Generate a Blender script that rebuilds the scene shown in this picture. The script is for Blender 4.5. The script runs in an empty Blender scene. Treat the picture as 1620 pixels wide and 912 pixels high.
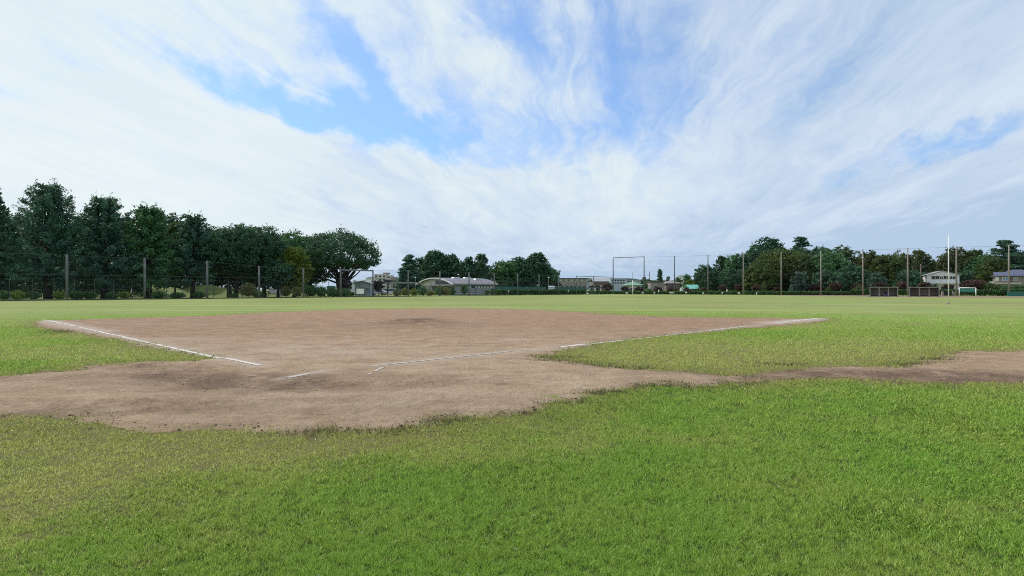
import bpy, bmesh, math, random
import numpy as np
from mathutils import Vector, Matrix
sc = bpy.context.scene
col = sc.collection
R = math.radians
F = 940.0; HZ = 458.5; CAMZ = 1.5          # measured from the diamond's right angle and base length
def gx(px, D): return (px - 810.0) / F * D
def gz(py, D): return CAMZ + (HZ - py) / F * D
def gp(px, py):
    D = F * CAMZ / (py - HZ); return (gx(px, D), D)

# ------------------------------------------------------------------ noise
def _h(ix, iy, s):
    n = (ix.astype(np.int64) * 374761393 + iy.astype(np.int64) * 668265263 + s * 1442695041) & 0x7fffffff
    n = ((n ^ (n >> 13)) * 1274126177) & 0x7fffffff
    n = (n ^ (n >> 16)) & 0xffffff
    return n / float(0xffffff)
def vnoise(x, y, s=0):
    ix = np.floor(x); iy = np.floor(y); fx = x - ix; fy = y - iy
    fx = fx * fx * (3 - 2 * fx); fy = fy * fy * (3 - 2 * fy)
    a = _h(ix, iy, s); b = _h(ix + 1, iy, s); c = _h(ix, iy + 1, s); d = _h(ix + 1, iy + 1, s)
    return (a * (1 - fx) + b * fx) * (1 - fy) + (c * (1 - fx) + d * fx) * fy
def fbm(x, y, s=0, o=4):
    t = 0; a = .5; k = 0
    for i in range(o):
        t = t + a * vnoise(x, y, s + i * 17); k += a; a *= .5; x = x * 2.03 + 3.1; y = y * 2.03 + 1.7
    return t / k

# ------------------------------------------------------------------ materials
def newmat(name):
    m = bpy.data.materials.new(name); m.use_nodes = True
    nt = m.node_tree; b = nt.nodes['Principled BSDF']; return m, nt, b
def N(nt, t, **k):
    n = nt.nodes.new(t)
    for a, v in k.items(): setattr(n, a, v)
    return n
def math_(nt, op, a, b=None, c=None, clamp=False):
    n = nt.nodes.new('ShaderNodeMath'); n.operation = op; n.use_clamp = clamp
    for i, v in enumerate((a, b, c)):
        if v is None: continue
        if isinstance(v, (int, float)): n.inputs[i].default_value = v
        else: nt.links.new(v, n.inputs[i])
    return n.outputs[0]
def mixc(nt, f, a, b, blend='MIX'):
    n = nt.nodes.new('ShaderNodeMix'); n.data_type = 'RGBA'; n.blend_type = blend
    for i, v in ((0, f), (6, a), (7, b)):
        if isinstance(v, (int, float)): n.inputs[i].default_value = v
        elif isinstance(v, tuple): n.inputs[i].default_value = (*v[:3], 1)
        else: nt.links.new(v, n.inputs[i])
    return n.outputs[2]
def ramp(nt, f, stops):
    n = nt.nodes.new('ShaderNodeValToRGB'); e = n.color_ramp.elements
    while len(e) < len(stops): e.new(0.5)
    for i, (p, c) in enumerate(stops):
        e[i].position = p; e[i].color = (*c, 1) if len(c) == 3 else c
    nt.links.new(f, n.inputs[0]); return n.outputs[0]
def noise(nt, vec, scale, detail=3, rough=.5, out='Fac'):
    n = nt.nodes.new('ShaderNodeTexNoise'); n.inputs['Scale'].default_value = scale
    n.inputs['Detail'].default_value = detail; n.inputs['Roughness'].default_value = rough
    if vec is not None: nt.links.new(vec, n.inputs['Vector'])
    return n.outputs[out]
def mp(nt, v, lo, hi, a=0., b=1.):
    n = nt.nodes.new('ShaderNodeMapRange')
    nt.links.new(v, n.inputs[0])
    for i, x in zip((1, 2, 3, 4), (lo, hi, a, b)): n.inputs[i].default_value = x
    return n.outputs[0]

def plain(name, c, rough=.7, var=.25, scale=2., metal=0., bump=0., stretch=None):
    m, nt, b = newmat(name)
    tc = N(nt, 'ShaderNodeTexCoord').outputs['Object']
    if stretch:
        mpn = N(nt, 'ShaderNodeMapping'); mpn.inputs['Scale'].default_value = stretch
        nt.links.new(tc, mpn.inputs[0]); tc = mpn.outputs[0]
    f = noise(nt, tc, scale, 5, .6)
    f = mp(nt, f, .3, .7)
    lo = tuple(x * (1 - var) for x in c); hi = tuple(min(1, x * (1 + var * .6)) for x in c)
    nt.links.new(mixc(nt, f, lo, hi), b.inputs['Base Color'])
    b.inputs['Roughness'].default_value = rough; b.inputs['Metallic'].default_value = metal
    if bump:
        bn = N(nt, 'ShaderNodeBump'); bn.inputs['Strength'].default_value = bump; bn.inputs['Distance'].default_value = .02
        nt.links.new(noise(nt, tc, scale * 12, 3), bn.inputs['Height']); nt.links.new(bn.outputs[0], b.inputs['Normal'])
    return m
def banded(name, c, c2, period, width, axis=2, var=.12, rough=.7):
    """wall with joint lines: stripes along one axis"""
    m, nt, b = newmat(name)
    tc = N(nt, 'ShaderNodeTexCoord').outputs['Object']
    sp = N(nt, 'ShaderNodeSeparateXYZ'); nt.links.new(tc, sp.inputs[0])
    f = math_(nt, 'FRACT', math_(nt, 'DIVIDE', sp.outputs[axis], period))
    f = math_(nt, 'LESS_THAN', f, width)
    nz = mp(nt, noise(nt, tc, .9, 5), .3, .7)
    base = mixc(nt, nz, tuple(x * (1 - var) for x in c), c)
    nt.links.new(mixc(nt, f, base, c2), b.inputs['Base Color']); b.inputs['Roughness'].default_value = rough
    return m
def leafmat(name, c1, c2, c3=None, trans=.25, scale=.35, k=1.6):
    """foliage: clump scale variation plus a random tint per leaf"""
    c1, c2, c3 = [tuple(min(.8, v * k * q) for v, q in zip(c, (.92, 1.04, 1.08))) for c in (c1, c2, c3)]
    m, nt, b = newmat(name)
    tc = N(nt, 'ShaderNodeTexCoord').outputs['Object']
    oi = N(nt, 'ShaderNodeObjectInfo').outputs['Random']
    add = N(nt, 'ShaderNodeVectorMath', operation='ADD'); nt.links.new(tc, add.inputs[0])
    sc_ = math_(nt, 'MULTIPLY', oi, 37.); cb = N(nt, 'ShaderNodeCombineXYZ')
    for i in range(3): nt.links.new(sc_, cb.inputs[i])
    nt.links.new(cb.outputs[0], add.inputs[1])
    f = noise(nt, add.outputs[0], scale, 4, .6)
    f = mp(nt, f, .32, .68)
    rnd = N(nt, 'ShaderNodeNewGeometry').outputs['Random Per Island']
    f2 = math_(nt, 'ADD', math_(nt, 'MULTIPLY', f, .6), math_(nt, 'MULTIPLY', rnd, .4))
    stops = [(.15, c1), (.85, c2)] if c3 is None else [(.1, c1), (.6, c2), (.92, c3)]
    cc = ramp(nt, f2, stops)
    nt.links.new(cc, b.inputs['Base Color']); b.inputs['Roughness'].default_value = .55
    b.inputs['Specular IOR Level'].default_value = .25
    tr = N(nt, 'ShaderNodeBsdfTranslucent'); nt.links.new(mixc(nt, .5, cc, (.10, .16, .02)), tr.inputs[0])
    mx = N(nt, 'ShaderNodeMixShader'); mx.inputs[0].default_value = trans
    nt.links.new(b.outputs[0], mx.inputs[1]); nt.links.new(tr.outputs[0], mx.inputs[2])
    nt.links.new(mx.outputs[0], nt.nodes['Material Output'].inputs[0])
    return m
def netmat(name, c, opacity):
    """woven netting, far finer than a pixel at this distance"""
    m, nt, b = newmat(name)
    b.inputs['Base Color'].default_value = (*c, 1); b.inputs['Roughness'].default_value = .8
    t = N(nt, 'ShaderNodeBsdfTransparent'); mx = N(nt, 'ShaderNodeMixShader')
    tc = N(nt, 'ShaderNodeTexCoord').outputs['Object']
    f = mp(nt, noise(nt, tc, .6, 3), .3, .7, opacity * .7, opacity * 1.3)
    nt.links.new(f, mx.inputs[0]); nt.links.new(t.outputs[0], mx.inputs[1]); nt.links.new(b.outputs[0], mx.inputs[2])
    nt.links.new(mx.outputs[0], nt.nodes['Material Output'].inputs[0])
    return m

M = {}
M['concrete'] = plain('concrete', (.14, .145, .155), .85, .3, 1.5)
M['concrete_pale'] = plain('concrete_pale', (.25, .225, .20), .85, .2, 1.5)
M['steel_dark'] = plain('steel_dark', (.035, .045, .045), .5, .3, 3.)
M['steel_green'] = plain('steel_green', (.03, .09, .07), .5, .3, 3.)
M['steel_grey'] = plain('steel_grey', (.16, .18, .19), .5, .3, 3.)
M['wire'] = plain('wire', (.10, .11, .12), .5, .2, 3.)
M['white_paint'] = plain('white_paint', (.80, .80, .78), .4, .12, 2.5)
M['white_wall'] = plain('white_wall', (.70, .71, .73), .7, .12, 1.)
M['cream_wall'] = plain('cream_wall', (.50, .47, .44), .8, .15, 1.)
M['mauve_wall'] = plain('mauve_wall', (.27, .23, .23), .8, .15, 1.)
M['brown_wall'] = plain('brown_wall', (.16, .12, .11), .8, .2, 1.)
M['grey_wall'] = plain('grey_wall', (.30, .32, .35), .8, .15, 1.)
M['blue_grey_wall'] = plain('blue_grey_wall', (.33, .39, .46), .7, .12, 1.)
M['mint_wall'] = plain('mint_wall', (.42, .52, .47), .7, .12, 1.)
M['dark_roof'] = plain('dark_roof', (.045, .045, .055), .6, .25, 2.)
M['grey_roof'] = banded('grey_roof', (.20, .19, .22), (.15, .145, .17), .6, .12, 0, .15, .5)
M['mauve_roof'] = plain('mauve_roof', (.24, .20, .21), .6, .2, 2.)
M['blue_roof'] = banded('blue_roof', (.10, .11, .19), (.055, .06, .11), .45, .25, 0, .3, .45)
M['green_roof'] = plain('green_roof', (.16, .30, .22), .6, .15, 2.)
M['teal_sheet'] = plain('teal_sheet', (.16, .48, .42), .6, .15, 2.)
M['glass'] = plain('window_glass', (.03, .035, .045), .15, .3, 2.)
M['glass_blue'] = plain('window_glass_blue', (.16, .24, .36), .2, .2, 2.)
M['pane_white'] = plain('pane_white', (.62, .68, .74), .4, .1, 2.)
M['hall_wall'] = banded('hall_wall', (.36, .37, .40), (.12, .12, .14), .62, .26, 2, .12)
M['brick_wall'] = banded('brick_wall', (.27, .225, .20), (.20, .165, .15), .30, .2, 2, .2)
M['dugout_wall'] = plain('dugout_wall', (.19, .17, .175), .8, .3, 1.5)
M['dugout_frame'] = plain('dugout_frame', (.30, .27, .24), .7, .25, 2.)
M['wood_bench'] = plain('wood_bench', (.20, .18, .15), .7, .3, 2.)
M['screen_green'] = plain('screen_green', (.035, .16, .13), .7, .3, .5)
M['barrier_green'] = plain('barrier_green', (.02, .13, .11), .5, .15, 1.)
M['red'] = plain('red_paint', (.45, .03, .04), .4, .1, 2.)
M['purple_paint'] = plain('purple_paint', (.30, .16, .34), .5, .1, 2.)
M['rubber'] = plain('rubber', (.02, .02, .02), .7, .2, 3.)
M['car_white'] = plain('car_white', (.70, .71, .73), .25, .05, 1.)
M['car_silver'] = plain('car_silver', (.38, .40, .43), .3, .05, 1., .3)
M['car_dark'] = plain('car_dark', (.03, .035, .05), .25, .05, 1.)
M['skin'] = plain('skin', (.42, .27, .19), .6, .1, 3.)
M['hair'] = plain('hair', (.015, .012, .010), .6, .2, 6.)
M['cloth_white'] = plain('cloth_white', (.65, .66, .70), .9, .1, 3.)
M['cloth_black'] = plain('cloth_black', (.015, .016, .022), .9, .2, 3.)
M['cloth_blue'] = plain('cloth_blue', (.15, .22, .60), .9, .15, 3.)
M['bark'] = plain('bark', (.032, .026, .022), .9, .4, 3., bump=.5, stretch=(1, 1, .25))
M['clod'] = plain('soil_clod', (.15, .105, .07), .95, .4, 6.)
M['chalk'] = plain('chalk', (.55, .51, .48), .9, .22, 4.)
M['net_low'] = netmat('net_low', (.05, .07, .07), .09)
M['net_high'] = netmat('net_high', (.07, .08, .10), .03)
M['goal_net'] = netmat('goal_net', (.05, .28, .24), .8)

LM = {
 'conifer': leafmat('leaf_blue_green', (.023, .049, .038), (.049, .095, .068), (.085, .162, .104)),
 'green': leafmat('leaf_green', (.027, .065, .030), (.057, .118, .049), (.104, .199, .067)),
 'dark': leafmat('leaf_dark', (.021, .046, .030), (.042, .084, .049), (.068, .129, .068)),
 'olive': leafmat('leaf_olive', (.024, .037, .012), (.050, .072, .020), (.090, .115, .032)),
 'brownish': leafmat('leaf_brownish', (.026, .031, .012), (.056, .062, .022), (.090, .092, .034)),
 'yellow': leafmat('leaf_yellow_green', (.045, .065, .012), (.10, .13, .020), (.17, .19, .03)),
 'grey_green': leafmat('leaf_grey_green', (.022, .042, .036), (.048, .078, .065), (.085, .125, .105)),
 'red': leafmat('leaf_red', (.028, .012, .012), (.060, .024, .022), (.10, .045, .036)),
 'purple': leafmat('leaf_purple', (.029, .016, .021), (.058, .029, .039), (.091, .046, .055)),
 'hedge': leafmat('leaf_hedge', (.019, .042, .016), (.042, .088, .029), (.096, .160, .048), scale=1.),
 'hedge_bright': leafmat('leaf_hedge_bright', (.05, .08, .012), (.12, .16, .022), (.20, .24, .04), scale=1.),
 'straw': leafmat('leaf_straw', (.07, .07, .02), (.16, .14, .05), (.28, .24, .09), scale=1.),
}

# ------------------------------------------------------------------ object helpers
def tag(o, label=None, cat=None, group=None, kind=None):
    if label: o['label'] = label
    if cat: o['category'] = cat
    if group: o['group'] = group
    if kind: o['kind'] = kind
    return o
def empty(name, loc, label, cat, rz=0., group=None):
    o = bpy.data.objects.new(name, None); col.objects.link(o); o.location = loc; o.rotation_euler = (0, 0, rz)
    o.empty_display_size = .2
    return tag(o, label, cat, group)
def link(name, me, mat=None, parent=None, smooth=False):
    if mat is not None: me.materials.append(mat)
    o = bpy.data.objects.new(name, me); col.objects.link(o)
    if parent is not None: o.parent = parent
    if smooth:
        me.polygons.foreach_set('use_smooth', np.ones(len(me.polygons), dtype=bool))
    return o
class MB:
    def __init__(s): s.v = []; s.f = []
    def add(s, vs, fs):
        k = len(s.v); s.v += [tuple(v) for v in vs]; s.f += [tuple(i + k for i in f) for f in fs]; return s
    def box(s, x0, x1, y0, y1, z0, z1, b=0.):
        vs = [(x, y, z) for z in (z0, z1) for y in (y0, y1) for x in (x0, x1)]
        s.add(vs, [(0, 2, 3, 1), (4, 5, 7, 6), (0, 1, 5, 4), (2, 6, 7, 3), (0, 4, 6, 2), (1, 3, 7, 5)]); return s
    def prism(s, poly, y0, y1):
        """poly in x,z extruded in y"""
        n = len(poly)
        vs = [(x, y0, z) for x, z in poly] + [(x, y1, z) for x, z in poly]
        fs = [tuple(range(n)), tuple(range(2 * n - 1, n - 1, -1))] + [(i, i + n, (i + 1) % n + n, (i + 1) % n) for i in range(n)]
        s.add(vs, fs); return s
    def tube(s, pts, rs, n=8, cap=True):
        pts = [Vector(p) for p in pts]
        if isinstance(rs, (int, float)): rs = [rs] * len(pts)
        k = len(s.v); up = Vector((0, 0, 1))
        for i, p in enumerate(pts):
            d = (pts[min(i + 1, len(pts) - 1)] - pts[max(i - 1, 0)]).normalized()
            a = d.cross(up)
            if a.length < .05: a = Vector((1, 0, 0))
            a.normalize(); b = d.cross(a)
            for j in range(n):
                t = 2 * math.pi * j / n
                s.v.append(tuple(p + a * (math.cos(t) * rs[i]) + b * (math.sin(t) * rs[i])))
        for i in range(len(pts) - 1):
            for j in range(n):
                s.f.append((k + i * n + j, k + i * n + (j + 1) % n, k + (i + 1) * n + (j + 1) % n, k + (i + 1) * n + j))
        if cap:
            s.f.append(tuple(k + j for j in range(n - 1, -1, -1))); e = k + (len(pts) - 1) * n
            s.f.append(tuple(e + j for j in range(n)))
        return s
    def build(s, name, mat, parent=None, smooth=False):
        me = bpy.data.meshes.new(name); me.from_pydata(s.v, [], s.f); me.validate(); me.update()
        bm = bmesh.new(); bm.from_mesh(me); bmesh.ops.recalc_face_normals(bm, faces=bm.faces); bm.to_mesh(me); bm.free()
        return link(name, me, mat, parent, smooth)
def np_mesh(name, V, nper):
    """many separate faces with nper corners each; V (n*nper,3)"""
    nv = len(V); nf = nv // nper
    me = bpy.data.meshes.new(name); me.vertices.add(nv); me.vertices.foreach_set('co', V.astype(np.float32).ravel())
    me.loops.add(nv); me.loops.foreach_set('vertex_index', np.arange(nv, dtype=np.int32))
    me.polygons.add(nf); me.polygons.foreach_set('loop_start', np.arange(0, nv, nper, dtype=np.int32))
    me.update(calc_edges=True); return me
def grid_mesh(name, V, nr, nc, keep=None):
    idx = np.arange(nr * nc).reshape(nr, nc)
    q = np.stack([idx[:-1, :-1], idx[:-1, 1:], idx[1:, 1:], idx[1:, :-1]], -1).reshape(-1, 4)
    used = None
    if keep is not None:
        k = keep.reshape(nr, nc); kk = k[:-1, :-1] | k[:-1, 1:] | k[1:, 1:] | k[1:, :-1]
        q = q[kk.ravel()]
        used = np.unique(q); mapv = np.full(nr * nc, -1); mapv[used] = np.arange(len(used)); q = mapv[q]; V = V[used]
    me = bpy.data.meshes.new(name); me.vertices.add(len(V)); me.vertices.foreach_set('co', V.astype(np.float32).ravel())
    me.loops.add(q.size); me.loops.foreach_set('vertex_index', q.astype(np.int32).ravel())
    me.polygons.add(len(q)); me.polygons.foreach_set('loop_start', np.arange(0, q.size, 4, dtype=np.int32))
    me.update(calc_edges=True)
    me.polygons.foreach_set('use_smooth', np.ones(len(q), dtype=bool))
    return me, used
def set_attr(me, name, a):
    at = me.attributes.new(name, 'FLOAT', 'POINT'); at.data.foreach_set('value', np.asarray(a, dtype=np.float32))

# ------------------------------------------------------------------ the field
OUT = [(50,514),(58,510.5),(72,508),(120,506.5),(200,504.3),(330,500.5),(420,495),(480,493),(540,490.8),(620,489),(720,488),(780,489.2),(860,491.2),(920,494.5),(980,498.8),(1060,501.8),(1180,504),(1250,505),(1300,503.8),(1314,506),
 (1292,511),(1240,515.5),(1180,521),(1100,527.5),(1000,537),(940,546),(900,554),(858,565),(880,571),(900,573.5),(940,578.5),(980,582),(1030,585.5),(1080,589),(1120,591.5),(1180,594),(1206,590),(1250,587),(1290,583),(1340,581),(1420,580),(1440,573),(1490,566),(1530,557),(1620,555),(1800,552),
 (1800,611),(1620,607),(1500,606.5),(1400,604),(1340,600),(1290,599.5),(1220,604),(1150,608),(1080,611),(1030,613.5),(980,619),(920,631),(880,641),(840,655),(800,661),(700,668),(640,680),(560,684),(500,685),(400,684),(300,681),(200,681),(160,679),(130,668),(60,665),(0,664),(-200,662),(-500,668),
 (-500,640),(-200,604),(0,597),(60,591),(110,586),(170,577),(230,573),(300,571.5),(322,567.5),(300,560),(250,552),(200,543),(150,535),(100,527),(66,520)]
OUT = np.array([gp(*p) for p in OUT])
def sdist(x, y, poly):
    n = len(poly); d = np.full(x.shape, 1e9); ins = np.zeros(x.shape, dtype=bool)
    for i in range(n):
        ax, ay = poly[i]; bx, by = poly[(i + 1) % n]
        ex, ey = bx - ax, by - ay
        t = np.clip(((x - ax) * ex + (y - ay) * ey) / (ex * ex + ey * ey), 0, 1)
        d = np.minimum(d, np.hypot(x - ax - t * ex, y - ay - t * ey))
        c = ((ay > y) != (by > y)) & (x < (bx - ax) * (y - ay) / (by - ay + 1e-12) + ax)
        ins ^= c
    return np.where(ins, d, -d)
def dirt_sd(x, y):
    """>0 inside the bare soil"""
    d = sdist(x, y, OUT)
    r = np.hypot(x, y)
    w = np.clip(r / 14., .6, 2.2)
    return d + (fbm(x * .9, y * .9, 5, 4) - .5) * .55 * w + (fbm(x * 3.5, y * 3.5, 9, 5) - .5) * .6
def worn(x, y):
    """0 lush turf .. 1 thin straw coloured turf"""
    d = sdist(x, y, OUT)
    near = np.exp(-np.clip(-d, 0, 50) / 1.1) * .75
    w = near + (fbm(x * .35, y * .35, 21, 4) - .5) * 1.5 + (fbm(x * 1.7, y * 1.7, 31, 3) - .5) * .9
    def blob(px, py, sx, sy, a):
        cx, cy = gp(px, py); return a * np.exp(-(((x - cx) / sx) ** 2 + ((y - cy) / sy) ** 2))
    w = w + blob(150, 730, 2.0, 1.6, .6) + blob(250, 700, 1.5, .8, .4) + blob(560, 700, 1.2, .5, .3) + blob(60, 690, 1.2, .8, .25) + blob(0, 790, .9, .7, .35) + blob(450, 705, 1.6, .8, .3)
    w = w + blob(1000, 560, 2.6, 1.8, .75) + blob(1300, 560, 4.5, 2.6, .7) + blob(1100, 545, 5, 2.4, .3) + blob(1400, 545, 3, 2, .3)
    w = w + blob(120, 560, 4.0, 2.8, .45) + blob(1400, 515, 8, 3, .3) + blob(1180, 575, 3.5, 1.6, .65) + blob(1080, 558, 4, 2.0, .4) + blob(1350, 540, 5, 2.5, .3) + blob(1000, 545, 3, 2, .3) + blob(220, 555, 3, 1.8, .3)
    w = w - blob(1300, 640, 4, 1.6, .35) - blob(900, 800, 2.2, 1.2, .3) - blob(1300, 790, 2, 1.1, .25)
    return np.clip(w, 0, 1)
def blobs(x, y, lst):
    t = np.zeros(x.shape)
    for px, py, sx, sy, a in lst:
        cx, cy = gp(px, py); t = t + a * np.exp(-(((x - cx) / sx) ** 2 + ((y - cy) / sy) ** 2))
    return t
def dirt_z(x, y):
    h = (fbm(x * .45, y * .45, 41, 4) - .5) * .05 + (fbm(x * 3, y * 4.5, 51, 4) - .5) * .045 * np.clip((40 - np.hypot(x, y)) / 25, .25, 1) + (fbm(x * 11, y * 11, 57, 3) - .5) * .020 * np.clip((18 - np.hypot(x, y)) / 9, 0, 1)
    h = h - blobs(x, y, [(400, 610, 1.6, .8, .07), (560, 605, 1.0, .6, .03)]) + blobs(x, y, [(655, 512, 2.4, 2.4, .16)])
    ro = blobs(x, y, [(300, 585, 1.8, .7, 1.), (190, 582, 1.2, .4, .9), (230, 640, 1., .35, 1.2), (480, 602, 1.6, .5, .8), (400, 600, 1.2, .4, .8), (120, 655, 2.0, .4, .7), (650, 607, 1.2, .5, .5), (1400, 595, 4, .6, .6)])
    h = h + ro * ((fbm(x * 5, y * 8, 61, 4) - .5) * .11)
    dl = np.full(x.shape, 9.)
    for a, bb in (((412, 582), (68, 506.5)), ((590, 583), (1306, 504)), ((455, 602), (518, 589.5)), ((583, 597), (607, 584.5)), ((368, 600), (404, 599.5))):
        (ax, ay), (bx, by) = gp(*a), gp(*bb); ex, ey = bx - ax, by - ay
        t_ = np.clip(((x - ax) * ex + (y - ay) * ey) / (ex * ex + ey * ey), 0, 1); dl = np.minimum(dl, np.hypot(x - ax - t_ * ex, y - ay - t_ * ey))
    return .040 + h * np.clip((dl - .15) / .6, 0.0, 1)

# ground: one polar sheet reaching the horizon
rr = [0.6]
while rr[-1] < 2600: rr.append(rr[-1] * (1.016 if rr[-1] < 70 else 1.05))
rr = np.array([0.05] + rr)
th = np.concatenate([np.linspace(-60, 60, 620), np.linspace(60, 300, 60)[1:]])
th = np.radians(th)
RR, TH = np.meshgrid(rr, th, indexing='ij')
GX = RR * np.sin(TH); GY = RR * np.cos(TH)
near = RR < 75
sd = np.full(RR.shape, -60.); wn = np.full(RR.shape, .3)
sd[near] = dirt_sd(GX[near], GY[near]); wn[near] = worn(GX[near], GY[near])
far = ~near
wn[far] = np.clip(.30 + (fbm(GX[far] * .08, GY[far] * .12, 21, 3) - .5) * 1.2, 0, 1)
wn = np.where(near, wn * np.clip((75 - RR) / 30, 0, 1) + (1 - np.clip((75 - RR) / 30, 0, 1)) * np.clip(.30 + (fbm(GX * .08, GY * .12, 21, 3) - .5) * 1.2, 0, 1), wn)
GZ = np.where(sd > .25, -.05, 0.0)
V = np.stack([GX, GY, GZ], -1).reshape(-1, 3)
me, _ = grid_mesh('lawn_ground', V, len(rr), len(th))
set_attr(me, 'worn', wn.ravel()); set_attr(me, 'soil', np.clip(sd * 2.2 + .55, 0, 1).ravel())
m, nt, b = newmat('turf')
tc = N(nt, 'ShaderNodeTexCoord').outputs['Object']
wa = N(nt, 'ShaderNodeAttribute', attribute_name='worn').outputs['Fac']
sa = N(nt, 'ShaderNodeAttribute', attribute_name='soil').outputs['Fac']
n1 = noise(nt, tc, 9, 6, .7); n2 = noise(nt, tc, .25, 5, .6); n3 = noise(nt, tc, 45, 3, .6)
mpn = N(nt, 'ShaderNodeMapping'); mpn.inputs['Scale'].default_value = (.035, .16, 1); mpn.inputs['Rotation'].default_value = (0, 0, R(8))
nt.links.new(tc, mpn.inputs[0]); n4 = noise(nt, mpn.outputs[0], 1., 5, .65)
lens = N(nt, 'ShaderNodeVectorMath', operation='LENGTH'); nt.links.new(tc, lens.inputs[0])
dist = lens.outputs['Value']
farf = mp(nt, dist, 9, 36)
g_near = mixc(nt, mp(nt, n1, .3, .7), (.030, .050, .012), (.085, .125, .028))  # dark near tone paints in the shade at the blade bases
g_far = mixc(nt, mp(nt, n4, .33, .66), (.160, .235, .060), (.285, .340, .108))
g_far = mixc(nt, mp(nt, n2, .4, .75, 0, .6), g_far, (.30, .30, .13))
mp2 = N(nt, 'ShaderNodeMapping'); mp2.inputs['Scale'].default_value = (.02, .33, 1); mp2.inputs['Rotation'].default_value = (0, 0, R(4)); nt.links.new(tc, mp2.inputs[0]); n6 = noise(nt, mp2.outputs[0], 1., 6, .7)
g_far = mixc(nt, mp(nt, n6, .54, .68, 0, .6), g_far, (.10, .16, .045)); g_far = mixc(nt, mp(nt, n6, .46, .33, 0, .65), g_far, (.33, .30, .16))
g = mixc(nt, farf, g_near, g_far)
wf = math_(nt, 'ADD', wa, math_(nt, 'MULTIPLY', math_(nt, 'SUBTRACT', n1, .5), 1.3), clamp=True)
straw = mixc(nt, mp(nt, n3, .35, .65), (.12, .11, .045), (.27, .24, .105))
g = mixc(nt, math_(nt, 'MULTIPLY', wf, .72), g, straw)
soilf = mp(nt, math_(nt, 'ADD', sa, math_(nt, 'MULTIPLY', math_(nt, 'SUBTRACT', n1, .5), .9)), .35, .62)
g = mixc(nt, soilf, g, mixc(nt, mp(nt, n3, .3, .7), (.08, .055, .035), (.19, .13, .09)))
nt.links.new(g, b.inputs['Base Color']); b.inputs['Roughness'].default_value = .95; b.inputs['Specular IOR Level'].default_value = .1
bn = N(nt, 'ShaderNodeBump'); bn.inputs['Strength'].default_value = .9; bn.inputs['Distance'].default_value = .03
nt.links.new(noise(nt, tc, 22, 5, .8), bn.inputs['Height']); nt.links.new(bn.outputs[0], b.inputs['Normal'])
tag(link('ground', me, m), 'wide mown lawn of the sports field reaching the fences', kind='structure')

# bare soil of the infield
rr2 = [4.5]
while rr2[-1] < 62: rr2.append(rr2[-1] * 1.0065)
rr2 = np.array(rr2); th2 = np.radians(np.linspace(-56, 56, 900))
RR2, TH2 = np.meshgrid(rr2, th2, indexing='ij')
DX = RR2 * np.sin(TH2); DY = RR2 * np.cos(TH2)
sd2 = dirt_sd(DX, DY)
edge = np.clip(sd2 / .35, -1, 1)
DZ = np.where(sd2 > 0, .001 + dirt_z(DX, DY) * np.clip(sd2 / .8, 0, 1), sd2 * .5)
V = np.stack([DX, DY, DZ], -1).reshape(-1, 3)
me, used = grid_mesh('infield', V, len(rr2), len(th2), keep=(sd2 > -.15))
def line_d(x, y, a, b):
    (ax, ay), (bx, by) = gp(*a), gp(*b); ex, ey = bx - ax, by - ay
    t = np.clip(((x - ax) * ex + (y - ay) * ey) / (ex * ex + ey * ey), 0, 1)
    return np.hypot(x - ax - t * ex, y - ay - t * ey), t
xf, yf = DX.ravel()[used], DY.ravel()[used]
damp_lip_shade = blobs(xf, yf, [(370, 604, 1.5, .75, 1.), (430, 612, 1.3, .7, .7), (540, 612, 1.6, .7, .45), (600, 600, .9, .4, .3), (400, 602, .7, .3, .5), (100, 655, 1.5, .3, .4), (700, 600, .5, .35, .4), (655, 513, 1.2, 1.2, 1.5), (640, 517, 3, 1.4, .4), (250, 598, 1.2, .5, .5), (700, 608, .9, .4, .5), (230, 640, 1.2, .3, .45),
   (1330, 592, 3.0, .55, 1.), (1480, 600, 2.5, .45, .9), (1240, 592, 1.6, .45, .8), (1560, 604, 2, .35, .6), (330, 655, 3, .5, .35), (120, 600, 2, .9, .3), (560, 640, 2, .6, .25), (230, 580, 1.2, .45, .55), (290, 590, .9, .5, .5), (180, 585, .8, .25, .4)])
damp_lip_shade += np.clip(.5 - sd2.ravel()[used], 0, .5) * .9  # rim darkening: painted shade of the grass lip, not moisture
pale = blobs(xf, yf, [(330, 548, 6, 2.2, .55), (560, 560, 6, 1.8, .4), (700, 640, 2.6, 1., .7), (900, 600, 2.4, 1.0, .4), (700, 580, 2, 1.4, .3), (100, 610, 2, .7, .4), (1560, 565, 4, 1., .2)])
ch = np.zeros(len(xf))
for a, bb, w, k in [((412,582),(120,519),.30,.55),((160,527),(62,507),.55,.7),((600,582),(900,549),.28,.45),((890,550),(1310,504),.35,.45),((1220,513),(1308,504),.7,.9),((440,604),(520,589),.13,.6),((130,512),(330,515),.5,.12),((250,540),(300,539),.6,.3),((430,557),(560,560),.5,.25),((800,540),(830,539),.4,.3)]:
    d, t = line_d(xf, yf, a, bb); ch = np.maximum(ch, k * np.exp(-(d / w) ** 2))
set_attr(me, 'damp_lip_shade', np.clip(damp_lip_shade, 0, 1.2)); set_attr(me, 'pale', np.clip(pale, 0, 1)); set_attr(me, 'chalky', ch)
m, nt, b = newmat('infield_soil')
tc = N(nt, 'ShaderNodeTexCoord').outputs['Object']
n1 = noise(nt, tc, 1.1, 6, .65); n2 = noise(nt, tc, 14, 6, .75); n3 = noise(nt, tc, 60, 4, .7)
mpn = N(nt, 'ShaderNodeMapping'); mpn.inputs['Scale'].default_value = (.55, 1.0, 1); mpn.inputs['Rotation'].default_value = (0, 0, R(-6))
nt.links.new(tc, mpn.inputs[0]); n4 = noise(nt, mpn.outputs[0], 1.6, 6, .7)
lens = N(nt, 'ShaderNodeVectorMath', operation='LENGTH'); nt.links.new(tc, lens.inputs[0])
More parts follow.
